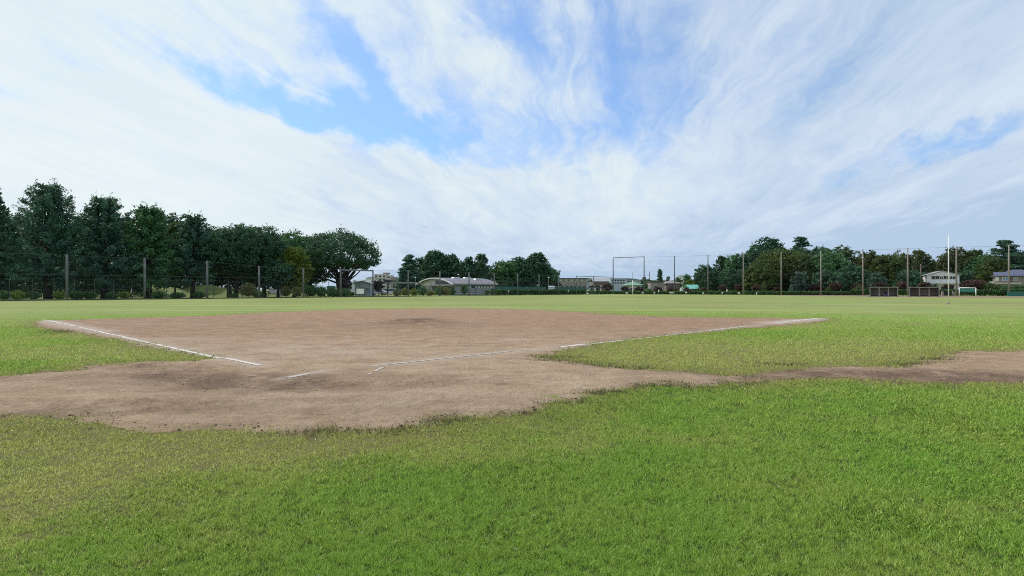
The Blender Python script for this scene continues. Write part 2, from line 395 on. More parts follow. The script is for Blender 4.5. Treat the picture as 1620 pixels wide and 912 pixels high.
ff = mp(nt, lens.outputs['Value'], 9, 24)
c = mixc(nt, mp(nt, n4, .3, .7), mixc(nt, ff, (.30, .20, .130), (.200, .113, .074)), mixc(nt, ff, (.54, .40, .28), (.36, .225, .152)))
c = mixc(nt, mp(nt, n2, .25, .75, 0, .45), c, (.38, .285, .21))
pa = N(nt, 'ShaderNodeAttribute', attribute_name='pale').outputs['Fac']
c = mixc(nt, math_(nt, 'MULTIPLY', pa, mp(nt, n4, .35, .65), clamp=True), c, (.42, .33, .255))
da = N(nt, 'ShaderNodeAttribute', attribute_name='damp_lip_shade').outputs['Fac']
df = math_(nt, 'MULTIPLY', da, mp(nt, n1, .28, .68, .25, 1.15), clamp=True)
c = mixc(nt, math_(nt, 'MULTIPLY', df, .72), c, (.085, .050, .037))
c = mixc(nt, mp(nt, n3, .57, .66, 0, .8), c, (.10, .070, .052))
n8 = noise(nt, tc, 20, 6, .8); c = mixc(nt, mp(nt, n8, .56, .63, 0, .55), c, (.115, .078, .058)); c = mixc(nt, mp(nt, n8, .43, .37, 0, .5), c, (.56, .45, .35))
n7 = noise(nt, tc, 1.7, 9, .72); c = mixc(nt, mp(nt, n7, .54, .68, 0, .38), c, (.16, .108, .080)); c = mixc(nt, mp(nt, n7, .46, .34, 0, .40), c, (.50, .39, .30))
n5 = noise(nt, tc, 4.5, 8, .78); c = mixc(nt, mp(nt, n5, .56, .66, 0, .42), c, (.13, .090, .068)); c = mixc(nt, mp(nt, n5, .42, .34, 0, .35), c, (.52, .41, .31))
c = mixc(nt, mp(nt, n3, .30, .22, 0, .5), c, (.45, .38, .31))
c = mixc(nt, 1., c, (1.03, 1.03, 1.00), 'MULTIPLY')
ca = N(nt, 'ShaderNodeAttribute', attribute_name='chalky').outputs['Fac']
c = mixc(nt, math_(nt, 'MULTIPLY', ca, mp(nt, n2, .35, .68, .15, 1.), clamp=True), c, (.62, .56, .52))
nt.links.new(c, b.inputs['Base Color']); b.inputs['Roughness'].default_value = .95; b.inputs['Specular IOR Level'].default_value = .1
bn = N(nt, 'ShaderNodeBump'); bn.inputs['Strength'].default_value = 1.; bn.inputs['Distance'].default_value = .045
nt.links.new(math_(nt, 'ADD', n2, math_(nt, 'MULTIPLY', n3, .4)), bn.inputs['Height']); nt.links.new(bn.outputs[0], b.inputs['Normal'])
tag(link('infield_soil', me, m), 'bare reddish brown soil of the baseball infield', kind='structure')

# chalk lines lying on the soil
M['chalk_faint'] = plain('chalk_faint', (.42, .36, .32), .9, .25, 4.)
def chalk_line(name, segs, w, label, seed, gaps=.0, mt='chalk'):
    mb = MB(); rng = random.Random(seed)
    for a, bb in segs:
        (ax, ay), (bx, by) = gp(*a), gp(*bb); L = math.hypot(bx - ax, by - ay); n = max(2, int(L / .12))
        nx, ny = -(by - ay) / L, (bx - ax) / L; prev = None
        for i in range(n + 1):
            t = i / n; x = ax + (bx - ax) * t; y = ay + (by - ay) * t
            k = float(vnoise(np.array([x * 1.7]), np.array([y * 1.7]), seed)[0]); k2 = float(vnoise(np.array([x * 9.]), np.array([y * 9.]), seed + 3)[0])
            ww = w * (.6 + .4 * k + .25 * k2) ; 
            if k2 * .5 + k * .5 < gaps: ww = 0
            o1 = (k2 - .5) * .008
            zz = []
            for s in (-1, 1):
                X, Y = x + nx * (ww / 2 * s + o1), y + ny * (ww / 2 * s + o1)
                z = .001 + float(dirt_z(np.array([X]), np.array([Y]))[0]) * float(np.clip(dirt_sd(np.array([X]), np.array([Y]))[0] / .8, 0, 1))
                zz.append((X, Y, z + .006))
            if prev is not None and ww > 0 and prev[1] > 0:
                mb.add([prev[0][0], prev[0][1], zz[1], zz[0]], [(0, 1, 2, 3)])
            prev = (zz, ww)
    o = mb.build(name, M[mt]); tag(o, label, kind='structure'); return o
chalk_line('foul_line', [((412, 582), (124, 519.5))], .095, 'white chalk foul line running to the left from home plate', 3)
chalk_line('foul_line', [((118, 517.5), (68, 506.5))], .18, 'scuffed end of the chalk foul line at the far left tip of the soil', 5, .3)
chalk_line('foul_line', [((590, 583), (890, 550))], .09, 'faint chalk foul line nearer home plate running right', 8, .36, 'chalk_faint')
chalk_line('foul_line', [((888, 550.2), (1182, 517.3))], .11, 'bright chalk foul line running right along the soil', 11)
chalk_line('foul_line', [((1228, 512.5), (1306, 504))], .22, 'broad scuffed chalk mark at the far right tip of the soil', 14, .3)
chalk_line('box_line', [((455, 602), (518, 589.5))], .13, 'smeared chalk mark of the batter box beside home plate', 17, .35, 'chalk_faint')
chalk_line('box_line', [((583, 597), (607, 584.5))], .08, 'short slanting chalk mark right of home plate', 21, .3, 'chalk_faint')
chalk_line('box_line', [((368, 600), (404, 599.5))], .05, 'short faint chalk stroke left of home plate', 25, .4, 'chalk_faint')

# far warning track in front of the shelters
tr = [(1230, 467.6), (1300, 467.0), (1420, 468.2), (1620, 469.6), (1800, 471.0), (1800, 473.6), (1620, 471.6), (1480, 470.9), (1340, 469.3), (1230, 468.0)]
mb = MB(); pts = [gp(*p) for p in tr]
mb.add([(x, y, .006) for x, y in pts], [tuple(range(len(pts)))])
tag(mb.build('dirt_track', plain('track_soil', (.22, .14, .10), .95, .3, .5)), 'brown soil strip in front of the team shelters', kind='structure')

# ------------------------------------------------------------------ grass blades
rng = np.random.default_rng(7)
def blades(name, n, r0, r1, wmul, hmul, label, half=52):
    # density falls with distance squared
    r = r0 * (r1 / r0) ** rng.random(n); t = np.radians(rng.uniform(-half, half, n))
    # gather into tufts
    x = r * np.sin(t); y = r * np.cos(t)
    s = dirt_sd(x, y); w = worn(x, y)
    dens = np.clip(1.15 - .55 * w, .3, 1) * np.clip(.5 - s * 2.2, 0, 1)
    stray = (s > 0) & (s < 1.2) & (fbm(x * 4, y * 4, 77, 3) > .62) & (s < .45)
    wn_ = np.clip((9 - r) / 5, 0, 1); clump = .75 * (wn_ * vnoise(x * 23., y * 23., 71) + (1 - wn_) * vnoise(x * 8., y * 8., 72)) + .25 * fbm(x * 5, y * 5, 73, 2)
    clump = np.clip((clump - .26) * 3.2, .22, 1.35)
    keep = (rng.random(n) < dens * clump * np.clip((46 - r) / 22, 0, 1)) | (stray & (rng.random(n) < .5))
    x, y, r, s, w = x[keep], y[keep], r[keep], s[keep], w[keep]; n = len(x)
    lod = np.clip(r / 3.2, 1, 7)
    h = (.013 + .022 * rng.random(n) ** 1.8) * (1 - .35 * w) * (1 + .16 * (lod - 1)) * hmul * (.65 + .35 * fbm(x * 2.2, y * 2.2, 81, 3) + .6 * fbm(x * 13, y * 13, 83, 2))
    wd = .0019 * wmul * (.7 + .7 * rng.random(n)) * lod
    a = rng.uniform(0, 2 * np.pi, n); lean = rng.uniform(.15, 1.5, n) * h
    a2 = a + rng.normal(0, .5, n) + (fbm(x * .8, y * .8, 91, 2) - .5) * 3
    dx, dy = np.cos(a2), np.sin(a2); px_, py_ = np.cos(a) * wd / 2, np.sin(a) * wd / 2
    z0 = np.full(n, -.004)
    base1 = np.stack([x - px_, y - py_, z0], -1); base2 = np.stack([x + px_, y + py_, z0], -1)
    mx = x + dx * lean * .35; my = y + dy * lean * .35; mz = h * .62
    m1 = np.stack([mx - px_ * .8, my - py_ * .8, mz], -1); m2 = np.stack([mx + px_ * .8, my + py_ * .8, mz], -1)
    tip = np.stack([x + dx * lean, y + dy * lean, h], -1)
    Vv = np.stack([base1, base2, m2, tip, m1], 1).reshape(-1, 3)
    me = np_mesh(name, Vv, 5)
    set_attr(me, 'worn', np.repeat(w, 5)); set_attr(me, 'edge', np.repeat(np.clip(1 + s * .9, 0, 1) * (rng.random(n) < .6), 5))
    return me
m, nt, b = newmat('grass_blade')
geo = N(nt, 'ShaderNodeNewGeometry'); rnd = geo.outputs['Random Per Island']
wa = N(nt, 'ShaderNodeAttribute', attribute_name='worn').outputs['Fac']
ea = N(nt, 'ShaderNodeAttribute', attribute_name='edge').outputs['Fac']
tc = N(nt, 'ShaderNodeTexCoord').outputs['Object']
pn = mp(nt, noise(nt, tc, .7, 5, .6), .3, .7)
gA = ramp(nt, rnd, [(0, (.09, .19, .022)), (.45, (.17, .33, .042)), (.8, (.27, .44, .085)), (1, (.45, .56, .18))])
gB = ramp(nt, rnd, [(0, (.15, .21, .035)), (.5, (.27, .36, .07)), (1, (.50, .54, .19))])
gC = ramp(nt, rnd, [(0, (.20, .19, .06)), (.5, (.42, .39, .14)), (1, (.68, .62, .31))])
g = mixc(nt, pn, gA, gB)
wf = math_(nt, 'ADD', wa, math_(nt, 'MULTIPLY', math_(nt, 'SUBTRACT', math_(nt, 'FRACT', math_(nt, 'MULTIPLY', rnd, 17.3)), .50), 1.0), clamp=True)
g = mixc(nt, wf, g, gC)
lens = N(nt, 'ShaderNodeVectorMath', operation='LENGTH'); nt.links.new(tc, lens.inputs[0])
g = mixc(nt, math_(nt, 'MULTIPLY', mp(nt, lens.outputs['Value'], 10, 40), .6), g, (.36, .43, .15))  # paler with distance: drier turf, plus sunlit blade tips painted in
g = mixc(nt, math_(nt, 'MULTIPLY', ea, .5), g, (.20, .16, .08))
nt.links.new(g, b.inputs['Base Color']); b.inputs['Roughness'].default_value = .75; b.inputs['Specular IOR Level'].default_value = .12
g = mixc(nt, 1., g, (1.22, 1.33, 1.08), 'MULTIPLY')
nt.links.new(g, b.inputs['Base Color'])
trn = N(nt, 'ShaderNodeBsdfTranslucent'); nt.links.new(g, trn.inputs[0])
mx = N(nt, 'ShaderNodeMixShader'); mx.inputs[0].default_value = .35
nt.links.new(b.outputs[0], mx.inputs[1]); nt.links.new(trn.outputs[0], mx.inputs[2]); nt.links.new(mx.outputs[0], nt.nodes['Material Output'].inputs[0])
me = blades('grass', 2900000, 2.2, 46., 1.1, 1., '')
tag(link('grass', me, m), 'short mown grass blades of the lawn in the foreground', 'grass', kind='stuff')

# soil clods and torn turf along the edge
def ico_pts():
    bm = bmesh.new(); bmesh.ops.create_icosphere(bm, subdivisions=1, radius=1.)
    v = np.array([tuple(p.co) for p in bm.verts]); f = [tuple(x.index for x in q.verts) for q in bm.faces]; bm.free(); return v, f
iv, ifc = ico_pts()
mb = MB(); rngc = np.random.default_rng(5); cnt = 0
cx = rngc.uniform(-14, 16, 60000); cy = rngc.uniform(6.0, 22, 60000); cs = dirt_sd(cx, cy)
okc = (cs > -.05) & ((cs < .35) & (rngc.random(60000) < .30) | (rngc.random(60000) < .05)) & (np.abs(cx) < cy * 1.0)
for x, y, s in zip(cx[okc], cy[okc], cs[okc]):
    sz = rngc.uniform(.004, .011) * (1.6 if s < .3 and rngc.random() < .2 else 1.)
    q = iv * (1 + rngc.normal(0, .22, iv.shape)) * np.array([sz * 1.4, sz * 1.2, sz * .75]) + np.array([x, y, sz * .4 + .012])
    mb.add(q.tolist(), ifc); cnt += 1
tag(mb.build('soil_clods', M['clod']), 'small crumbs of soil scattered over the infield edge', 'soil crumbs', kind='stuff')
# torn dark turf tufts at the rim of the soil
tv = []
spots = [(690,668),(620,681),(905,638),(960,622),(948,621),(1000,612),(1040,600),(1045,611),(1075,607),(870,572),(888,566),(930,577),(990,583),(190,654),(97,524),(103,526),(1110,616),(1230,577),(700,665),(840,655),(500,684),(1165,608),(950,598),(1440,577),(1505,569),(1150,600)]
for px, py in spots:
    x0, y0 = gp(px, py); n = 260; s = .05 + .012 * y0
    xx = x0 + rng.normal(0, s * 1.8, n); yy = y0 + rng.normal(0, s, n)
    h = rng.uniform(.004, .024, n) * (1 + y0 * .03); a = rng.uniform(0, 6.28, n); w = .0028 * max(1, y0 / 4)
    dx, dy = np.cos(a), np.sin(a)
    p1 = np.stack([xx - dy * w, yy + dx * w, np.full(n, 0.)], -1); p2 = np.stack([xx + dy * w, yy - dx * w, np.full(n, 0.)], -1)
    p3 = np.stack([xx + dx * h * 1.8, yy + dy * h * 1.8, h + .02], -1)
    tv.append(np.stack([p1, p2, p3], 1).reshape(-1, 3))
me = np_mesh('torn_turf', np.concatenate(tv), 3)
tag(link('torn_turf', me, leafmat('dead_turf', (.06, .045, .02), (.13, .11, .04), (.26, .23, .09), scale=3., k=1.)), 'dark torn scraps of turf along the rim of the bare soil', 'turf scraps', kind='stuff')
# pale dry leaves and clippings
n = 260; r = 2.6 * (5.) ** rng.random(n); t = np.radians(rng.uniform(-48, 48, n)); x = r * np.sin(t); y = r * np.cos(t)
k = dirt_sd(x, y) < -.1; x, y = x[k], y[k]; n = len(x)
a = rng.uniform(0, 6.28, n); s = rng.uniform(.006, .015, n); L = np.stack([np.cos(a), np.sin(a), np.zeros(n)], -1); W = np.stack([-np.sin(a), np.cos(a), rng.uniform(-.5, .5, n)], -1)
c0 = np.stack([x, y, rng.uniform(.02, .035, n)], -1)
Vv = np.stack([c0 - L * s[:, None], c0 + W * s[:, None] * .5, c0 + L * s[:, None], c0 - W * s[:, None] * .5], 1).reshape(-1, 3)
tag(link('leaf_litter', np_mesh('leaf_litter', Vv, 4), leafmat('dry_leaf', (.18, .13, .06), (.38, .33, .20), (.6, .56, .42), scale=9., k=1.)), 'pale dry leaf scraps scattered on the lawn', 'fallen leaves', kind='stuff')

# ------------------------------------------------------------------ trees
def leaf_quads(C, rad, per, size, rg, flat=.6, up=.3, aspect=.6):
    """C clump centres, each with per leaf faces"""
    n = len(C) * per
    cc = np.repeat(C, per, 0); rr_ = np.repeat(rad, per)
    d = rg.normal(0, 1, (n, 3)); d /= np.linalg.norm(d, axis=1)[:, None]
    d *= (rg.random(n) ** .45)[:, None]
    p = cc + d * rr_[:, None] * np.array([1, 1, flat])
    nrm = rg.normal(0, 1, (n, 3)); nrm[:, 2] += up; nrm /= np.linalg.norm(nrm, axis=1)[:, None]
    a = rg.normal(0, 1, (n, 3)); a -= nrm * (a * nrm).sum(1)[:, None]; a /= np.linalg.norm(a, axis=1)[:, None]
    b = np.cross(nrm, a)
    s = size * rg.uniform(.6, 1.35, n)
    a *= s[:, None] * .5; b *= (s * aspect * .5)[:, None]
    return np.stack([p - a, p - b * 1., p + a, p + b * 1.], 1).reshape(-1, 3)
def lobes(rg, k, low=-.3):
    d = rg.normal(0, 1, (k, 3)); d[:, 2] = np.abs(d[:, 2]) * .8 + low * rg.random(k); return d / np.linalg.norm(d, axis=1)[:, None]
def crown_points(kind, W, z0, z1, n, rg):
    H = z1 - z0; zc = (z0 + z1) / 2
    if kind in ('round', 'spread', 'bush'):
        u = rg.normal(0, 1, (n, 3)); u /= np.linalg.norm(u, axis=1)[:, None]
        L = lobes(rg, 16 if kind != 'spread' else 22, -.6)
        dm = np.max(u @ L.T, axis=1); mod = .74 + .30 * np.clip((dm - .70) / .30, 0, 1)
        rad = (.45 + .55 * rg.random(n) ** .5) * mod
        p = u * rad[:, None]
        if kind == 'spread':
            # umbrella: fuller on top, hollow below
            zz = p[:, 2]; k = zz < -.15; p[k, 2] *= .55
            p[:, 0] *= 1.06
            hollow = (np.hypot(p[:, 0], p[:, 1]) < .45) & (p[:, 2] < -.05)
            p = p[~hollow]
        if kind == 'round': p[:, :2] *= np.where(p[:, 2:3] < 0, (1 + .35 * np.clip(-p[:, 2:3], 0, 1)), 1)
        p = p * np.array([W, W, H / 2]) ; p[:, 2] += zc
        return p
    if kind == 'cone':
        nb = 120; out = []; per_b = max(4, n // nb)
        for i in range(nb):
            h = ((i + rg.random()) / nb) ** .95; a = i * 2.399 + rg.uniform(-.4, .4)
            pr = (.80 + h if h < .2 else 1.0) * (1 - max(0, h - .1) ** 1.45) ** .9 + .08
            L = W * pr * rg.uniform(.72, 1.06); up = .18 + .75 * h + rg.uniform(-.1, .12)
            L *= 1 / math.sqrt(1 + .35 * up * up); k_ = max(3, int(per_b * (.35 + .65 * pr)))
            t = .22 + .78 * rg.random(k_) ** .75
            zb = z0 + h * H * .86
            z = zb + L * up * t; z = np.minimum(z, z1)
            sp_ = .10 * L * (1.15 - t)
            out.append(np.stack([np.cos(a) * L * t + rg.normal(0, 1, k_) * sp_, np.sin(a) * L * t + rg.normal(0, 1, k_) * sp_, z + rg.normal(0, .4, k_) * sp_], -1))
        return np.concatenate(out)
    if kind in ('cone', 'ovoid', 'column'):
        h = rg.random(n) ** (.9 if kind == 'cone' else .85)
        if kind == 'cone': prof = np.where(h < .18, .72 + 1.5 * h, (1 - (h - .18) / .82) ** .62)
        elif kind == 'ovoid': prof = np.sqrt(np.clip(1 - ((h - .42) / .60) ** 2, 0, 1))
        else: prof = np.sqrt(np.clip(1 - ((h - .4) / .62) ** 2, 0, 1))
        prof = np.maximum(prof, .04)
        a = rg.uniform(0, 2 * np.pi, n)
        ph = rg.uniform(0, 6.28, 4)
        mod = .84 + .12 * np.sin(a * 3 + h * 9 + ph[0]) + .10 * np.sin(a * 5 - h * 14 + ph[1]) + .08 * np.sin(h * 30 + ph[2] + a * 2)
        rad = (.42 + .58 * rg.random(n) ** .45) * prof * mod
        return np.stack([np.cos(a) * rad * W, np.sin(a) * rad * W, z0 + h * H * (1 + 0 * a)], -1)
    if kind == 'cedar':
        out = []; tiers = 13
        for i in range(tiers):
            h = (i + .5) / tiers; w = W * max(.12, (1 - h) ** .6) * rg.uniform(.8, 1.1)
            for j in range(max(3, int(7 * (1 - h) + 2))):
                a = rg.uniform(0, 6.28); L = w * rg.uniform(.6, 1.05); zz = z0 + h * H + rg.uniform(-.03, .03) * H
                m_ = max(3, int(n / (tiers * 5.5)))
                t = rg.random(m_) ** .7
                out.append(np.stack([np.cos(a) * L * t + rg.normal(0, .07 * W, m_), np.sin(a) * L * t + rg.normal(0, .07 * W, m_), zz + t * L * .10 + rg.normal(0, .012 * H, m_)], -1))
        out.append(np.stack([rg.normal(0, .05 * W, 6), rg.normal(0, .05 * W, 6), z1 - rg.random(6) * H * .1], -1))
        return np.concatenate(out)
def make_tree(name, label, px, D, hw, top, kind='round', mat='dark', base=.14, seed=1, dens=1., leaf=None, group=None, trunk=True, cat='tree', zscale=None, stems=1, gap=0.):
    """hw half width in px at distance D, top = y of the crown's top"""
    rg = np.random.default_rng(seed * 131 + 7); rnd = random.Random(seed)
    W = hw / F * D * (1.12 if kind == 'round' else 1.); Z = gz(top, D); x0 = gx(px, D)
    z0 = Z * base; Hc = Z - z0
    t = empty(name, (x0, D, 0), label, cat, 0., group)
    px_m = D / 594.                                   # one render pixel in metres
    leaf = leaf or max(.16, px_m * (1.9 if hw > 12 else 1.3))
    rc = {'cone': .085, 'ovoid': .11, 'column': .22, 'round': .12, 'spread': .11, 'cedar': .10, 'bush': .25}[kind] * W
    rc = max(rc, leaf * 1.2)
    area = 4 * math.pi * ((W * W + 2 * W * Hc / 2) / 3)
    per = 16
    need = area * 1.9 * dens / (leaf * leaf * .3)
    n = int(max(14, need / per)); n = min(n, 2200)
    C = crown_points(kind, W - rc * .5, z0 + rc * .4, Z - rc * .35, n, rg)
    if gap:
        a1 = fbm(C[:, 0] * .9 + 50, C[:, 2] * 1.1 + C[:, 1] * .35, seed, 2); C = C[a1 > gap]
    flat = .35 if kind == 'cedar' else .62
    rad = rc * rg.uniform(.6, 1.35, len(C))
    Vq = leaf_quads(C, rad, per, leaf, rg, flat, .5 if kind == 'cedar' else .25)
    parts = [Vq]
    if kind in ('cone', 'ovoid', 'round', 'spread') and hw > 12:
        # loose twig ends that break the outline
        m_ = int(n * .22); k = rg.integers(0, len(C), m_); P = C[k].copy(); P[:, 2] += rg.random(m_) * rc * (1.6 if kind == 'cone' else .9)
        cen = np.array([0, 0, (z0 + Z) / 2]); P = cen + (P - cen) * rg.uniform(1.0, 1.07, (m_, 1))
        parts.append(leaf_quads(P, np.full(m_, rc * .45), 7, leaf * .8, rg, 1.2, 0., .45))
    if kind != 'spread' and kind != 'cedar':
        # inner foliage
        m_ = int(max(10, area / (leaf * leaf * 8) * .5)); k = rg.integers(0, len(C), m_)
        P = C[k] * np.array([.55, .55, 1]); P[:, 2] = z0 + (P[:, 2] - z0) * .88 + .03 * Hc
        parts.append(leaf_quads(P, np.full(m_, rc), 3, leaf * 2.4, rg, .7, 0., .8))
    Vq = np.concatenate(parts)
    link('crown', np_mesh(name + '_crown', Vq, 4), LM[mat], t)
    if trunk:
        mb = MB(); tr_ = max(.09, min(.55, W * .075))
        top_z = Z * (.82 if kind in ('cone', 'ovoid', 'column', 'cedar') else .6)
        for s_ in range(stems):
            ox = (s_ - (stems - 1) / 2) * tr_ * 2.5
            pts = []; rs = []
            for i in range(6):
                f = i / 5; pts.append((ox * (1 + f) + rnd.uniform(-1, 1) * tr_ * .4 * f, rnd.uniform(-1, 1) * tr_ * .4 * f, top_z * f)); rs.append(tr_ * (1.25 if i == 0 else 1 - .75 * f))
            mb.tube(pts, rs, 8)
            nl = 14 if kind == 'spread' else 7
            for j in range(nl):
                q = C[rnd.randrange(len(C))]; f = rnd.uniform(.3, .75) if kind != 'spread' else rnd.uniform(.28, .5)
                st = Vector((ox * (1 + f), 0, top_z * f)); en = Vector(q) * .92
                mid = (st + en) / 2 + Vector((rnd.uniform(-.08, .08) * W, rnd.uniform(-.08, .08) * W, -.04 * Hc))
                mb.tube([st, mid, en], [tr_ * .42, tr_ * .25, tr_ * .07], 5, False)
        mb.build('trunk', M['bark'], t, True)
    return t

def row(lst, base_label_kind='tree'):
    for a in lst: make_tree(*a[:2], **a[2])

G_L = 'big trees behind the left fence'
T = make_tree
T('conifer_tree', 'tall spiky blue-green tree cut off by the left picture edge', -12, 92, 44, 286, 'cone', 'conifer', .06, 1, group=G_L)
T('conifer_tree', 'tallest spiky dark tree of the left row with broad feathery top', 76, 94, 68, 276, 'cone', 'conifer', .06, 2, 1.3, group=G_L)
T('conifer_tree', 'tall pointed dark tree, second spire of the left row', 165, 99, 60, 299, 'cone', 'conifer', .06, 3, 1.2, group=G_L)
T('conifer_tree', 'pointed green tree, third spire of the left row by a concrete pole', 236, 104, 56, 315, 'cone', 'green', .06, 4, 1.2, group=G_L)
T('conifer_tree', 'dark pointed tree, last spire of the left row before the round crowns', 305, 109, 46, 330, 'cone', 'conifer', .13, 5, group=G_L)
T('broadleaf_tree', 'round dark tree with two dark trunks right of the last spire', 368, 114, 44, 348, 'round', 'dark', .16, 6, group=G_L, stems=2)
T('broadleaf_tree', 'round dark tree left of the yellow-green one behind the left fence', 418, 119, 38, 356, 'round', 'dark', .13, 7, group=G_L)
T('broadleaf_tree', 'yellow-green tree at the right end of the dark left row', 465, 119, 31, 392, 'ovoid', 'yellow', .12, 8, group=G_L)
T('broadleaf_tree', 'dark tree standing just left of the yellow-green tree', 440, 117, 27, 402, 'round', 'dark', .1, 81, group=G_L)
T('broadleaf_tree', 'dark back tree with rounded top rising behind the yellow-green tree', 452, 140, 46, 362, 'round', 'green', .1, 9, group=G_L)
T('broadleaf_tree', 'dark back tree touching the left side of the big spreading tree', 492, 142, 30, 370, 'round', 'dark', .1, 10, group=G_L, gap=.35)
T('broadleaf_tree', 'big spreading tree with sky gaps standing alone at the end of the left row', 541, 132, 61, 362, 'spread', 'dark', .12, 11, 1.1, group=G_L, stems=2, gap=.38)
T('broadleaf_tree', 'back tree filling the gap between the first two spires', 122, 122, 40, 335, 'round', 'green', .05, 12, group=G_L)
T('broadleaf_tree', 'yellowish back tree between the second and third spires', 200, 118, 26, 345, 'ovoid', 'olive', .05, 13, group=G_L)
T('broadleaf_tree', 'back tree between the third and fourth spires', 272, 128, 36, 334, 'round', 'dark', .05, 14, group=G_L)
T('broadleaf_tree', 'lighter olive tree in front of the gap right of the third spire', 277, 112, 18, 352, 'ovoid', 'olive', .25, 15, group=G_L)
T('broadleaf_tree', 'back tree seen between the fourth spire and the round crowns', 338, 132, 34, 352, 'round', 'dark', .05, 16, group=G_L)
T('broadleaf_tree', 'back tree behind the round crowns of the left row', 398, 138, 38, 358, 'round', 'dark', .05, 17, group=G_L)
T('broadleaf_tree', 'dark back tree at the left picture edge behind the first spires', 25, 120, 42, 332, 'round', 'dark', .03, 18, group=G_L)
T('broadleaf_tree', 'low dark tree under the big back crowns near the left picture edge', -30, 105, 30, 400, 'round', 'dark', .03, 19, group=G_L)
G_M = 'trees behind the vaulted hall'
T('cedar_tree', 'layered cedar with stepped pads at the left of the vaulted hall', 648, 190, 30, 402, 'cedar', 'conifer', .06, 20, 1.3, group=G_M)
T('cedar_tree', 'smaller layered cedar below the stepped one beside the covered walk', 636, 182, 14, 424, 'cedar', 'conifer', .05, 21, 1.3, group=G_M)
T('broadleaf_tree', 'tallest dark tree above the crest of the hall roof', 688, 196, 28, 398, 'ovoid', 'dark', .05, 22, group=G_M)
T('broadleaf_tree', 'dark tree right of the tallest one above the hall roof', 712, 198, 23, 402, 'ovoid', 'dark', .05, 23, group=G_M)
T('broadleaf_tree', 'rounded dark tree above the middle of the hall roof', 727, 196, 18, 406, 'round', 'dark', .05, 24, group=G_M)
T('broadleaf_tree', 'narrow pointed tree above the right part of the hall roof', 743, 194, 14, 406, 'ovoid', 'conifer', .05, 25, group=G_M)
T('broadleaf_tree', 'pointed dark tree above the right end of the hall roof', 762, 194, 17, 402, 'ovoid', 'dark', .05, 26, group=G_M)
T('broadleaf_tree', 'dark tree behind the stepped cedar', 668, 205, 22, 405, 'round', 'dark', .03, 27, group=G_M)
G_C = 'trees behind the tennis court screen'
T('broadleaf_tree', 'rounded dark tree at the right end of the vaulted hall', 799, 205, 25, 411, 'round', 'green', .05, 30, group=G_C)
T('broadleaf_tree', 'rounded dark tree in the middle behind the green court screen', 822, 208, 26, 405, 'round', 'dark', .05, 31, group=G_C)
T('broadleaf_tree', 'tallest dark tree behind the green court screen', 850, 206, 26, 401, 'ovoid', 'dark', .05, 32, group=G_C)
T('broadleaf_tree', 'dark tree right of the tallest one behind the court screen', 868, 208, 16, 416, 'round', 'dark', .05, 33, group=G_C)
T('broadleaf_tree', 'thin open tree at the right end of the court trees', 882, 200, 11, 422, 'round', 'dark', .1, 34, .5, group=G_C, gap=.45)
G_H = 'trees among the houses'
T('broadleaf_tree', 'small dark tree right of the green roofed house', 1019, 235, 5.5, 438, 'ovoid', 'dark', .1, 40, group=G_H)
T('broadleaf_tree', 'bushy dark tree left of the mauve house', 1026, 228, 5.5, 440, 'round', 'green', .05, 41, group=G_H)
T('cypress_tree', 'dark columnar cypress above the mauve house', 1044, 262, 4.8, 426.5, 'column', 'dark', .05, 42, 1.6, group=G_H)
T('broadleaf_tree', 'small tree right of the columnar cypress', 1057, 275, 3.2, 436, 'ovoid', 'dark', .05, 43, group=G_H)
T('broadleaf_tree', 'tree between the brown house and the white tower', 1073, 268, 5.5, 435, 'round', 'green', .05, 44, group=G_H)
T('broadleaf_tree', 'tree right of the white tower', 1087, 262, 7, 432, 'round', 'green', .05, 45, group=G_H)
T('broadleaf_tree', 'olive yellow bush tree above the teal sheet', 1092, 226, 8, 439, 'round', 'yellow', .02, 46, group=G_H)
T('broadleaf_tree', 'yellow green bush left of the right wood', 1101, 218, 5, 441, 'round', 'yellow', .02, 47, group=G_H)
G_R = 'trees of the wood on the right'
T('broadleaf_tree', 'round dark tree at the left end of the right wood', 1118, 196, 19, 417, 'round', 'dark', .04, 50, 1.2, group=G_R)
T('broadleaf_tree', 'second dark tree of the right wood, pointed top', 1141, 202, 15, 406, 'ovoid', 'dark', .04, 51, group=G_R)
T('broadleaf_tree', 'dark tree of the right wood beside the first pole before it', 1162, 198, 18, 400, 'round', 'green', .04, 52, group=G_R)
T('broadleaf_tree', 'dark tree left below the highest crown of the right wood', 1186, 200, 20, 387, 'round', 'dark', .04, 53, group=G_R)
T('broadleaf_tree', 'highest rounded crown of the right wood', 1216, 204, 28, 372, 'round', 'dark', .04, 54, 1.1, group=G_R)
T('pine_tree', 'pine with ragged star shaped top above the right wood', 1266, 206, 34, 373, 'cedar', 'conifer', .3, 55, 1.2, group=G_R)
T('broadleaf_tree', 'dark crown under the ragged pine in the right wood', 1262, 204, 26, 390, 'round', 'dark', .03, 56, group=G_R)
T('broadleaf_tree', 'broad olive crown at the front of the right wood', 1238, 184, 47, 393, 'round', 'olive', .05, 57, 1.2, group=G_R)
T('broadleaf_tree', 'dark crown right of the ragged pine', 1294, 198, 26, 386, 'round', 'dark', .03, 58, group=G_R)
T('broadleaf_tree', 'broad dark crown in the middle of the right wood', 1312, 180, 36, 394, 'round', 'green', .03, 59, 1.1, group=G_R)
T('broadleaf_tree', 'dark crown behind the pole right of the middle of the right wood', 1335, 190, 26, 388, 'round', 'olive', .03, 60, group=G_R)
T('broadleaf_tree', 'grey green big leaved tree at the foot of the right wood', 1266, 166, 13, 428, 'round', 'grey_green', .03, 61, .8, group=G_R)
T('broadleaf_tree', 'brownish olive crown left of the first team shelter', 1376, 184, 24, 396, 'round', 'brownish', .03, 62, group=G_R)
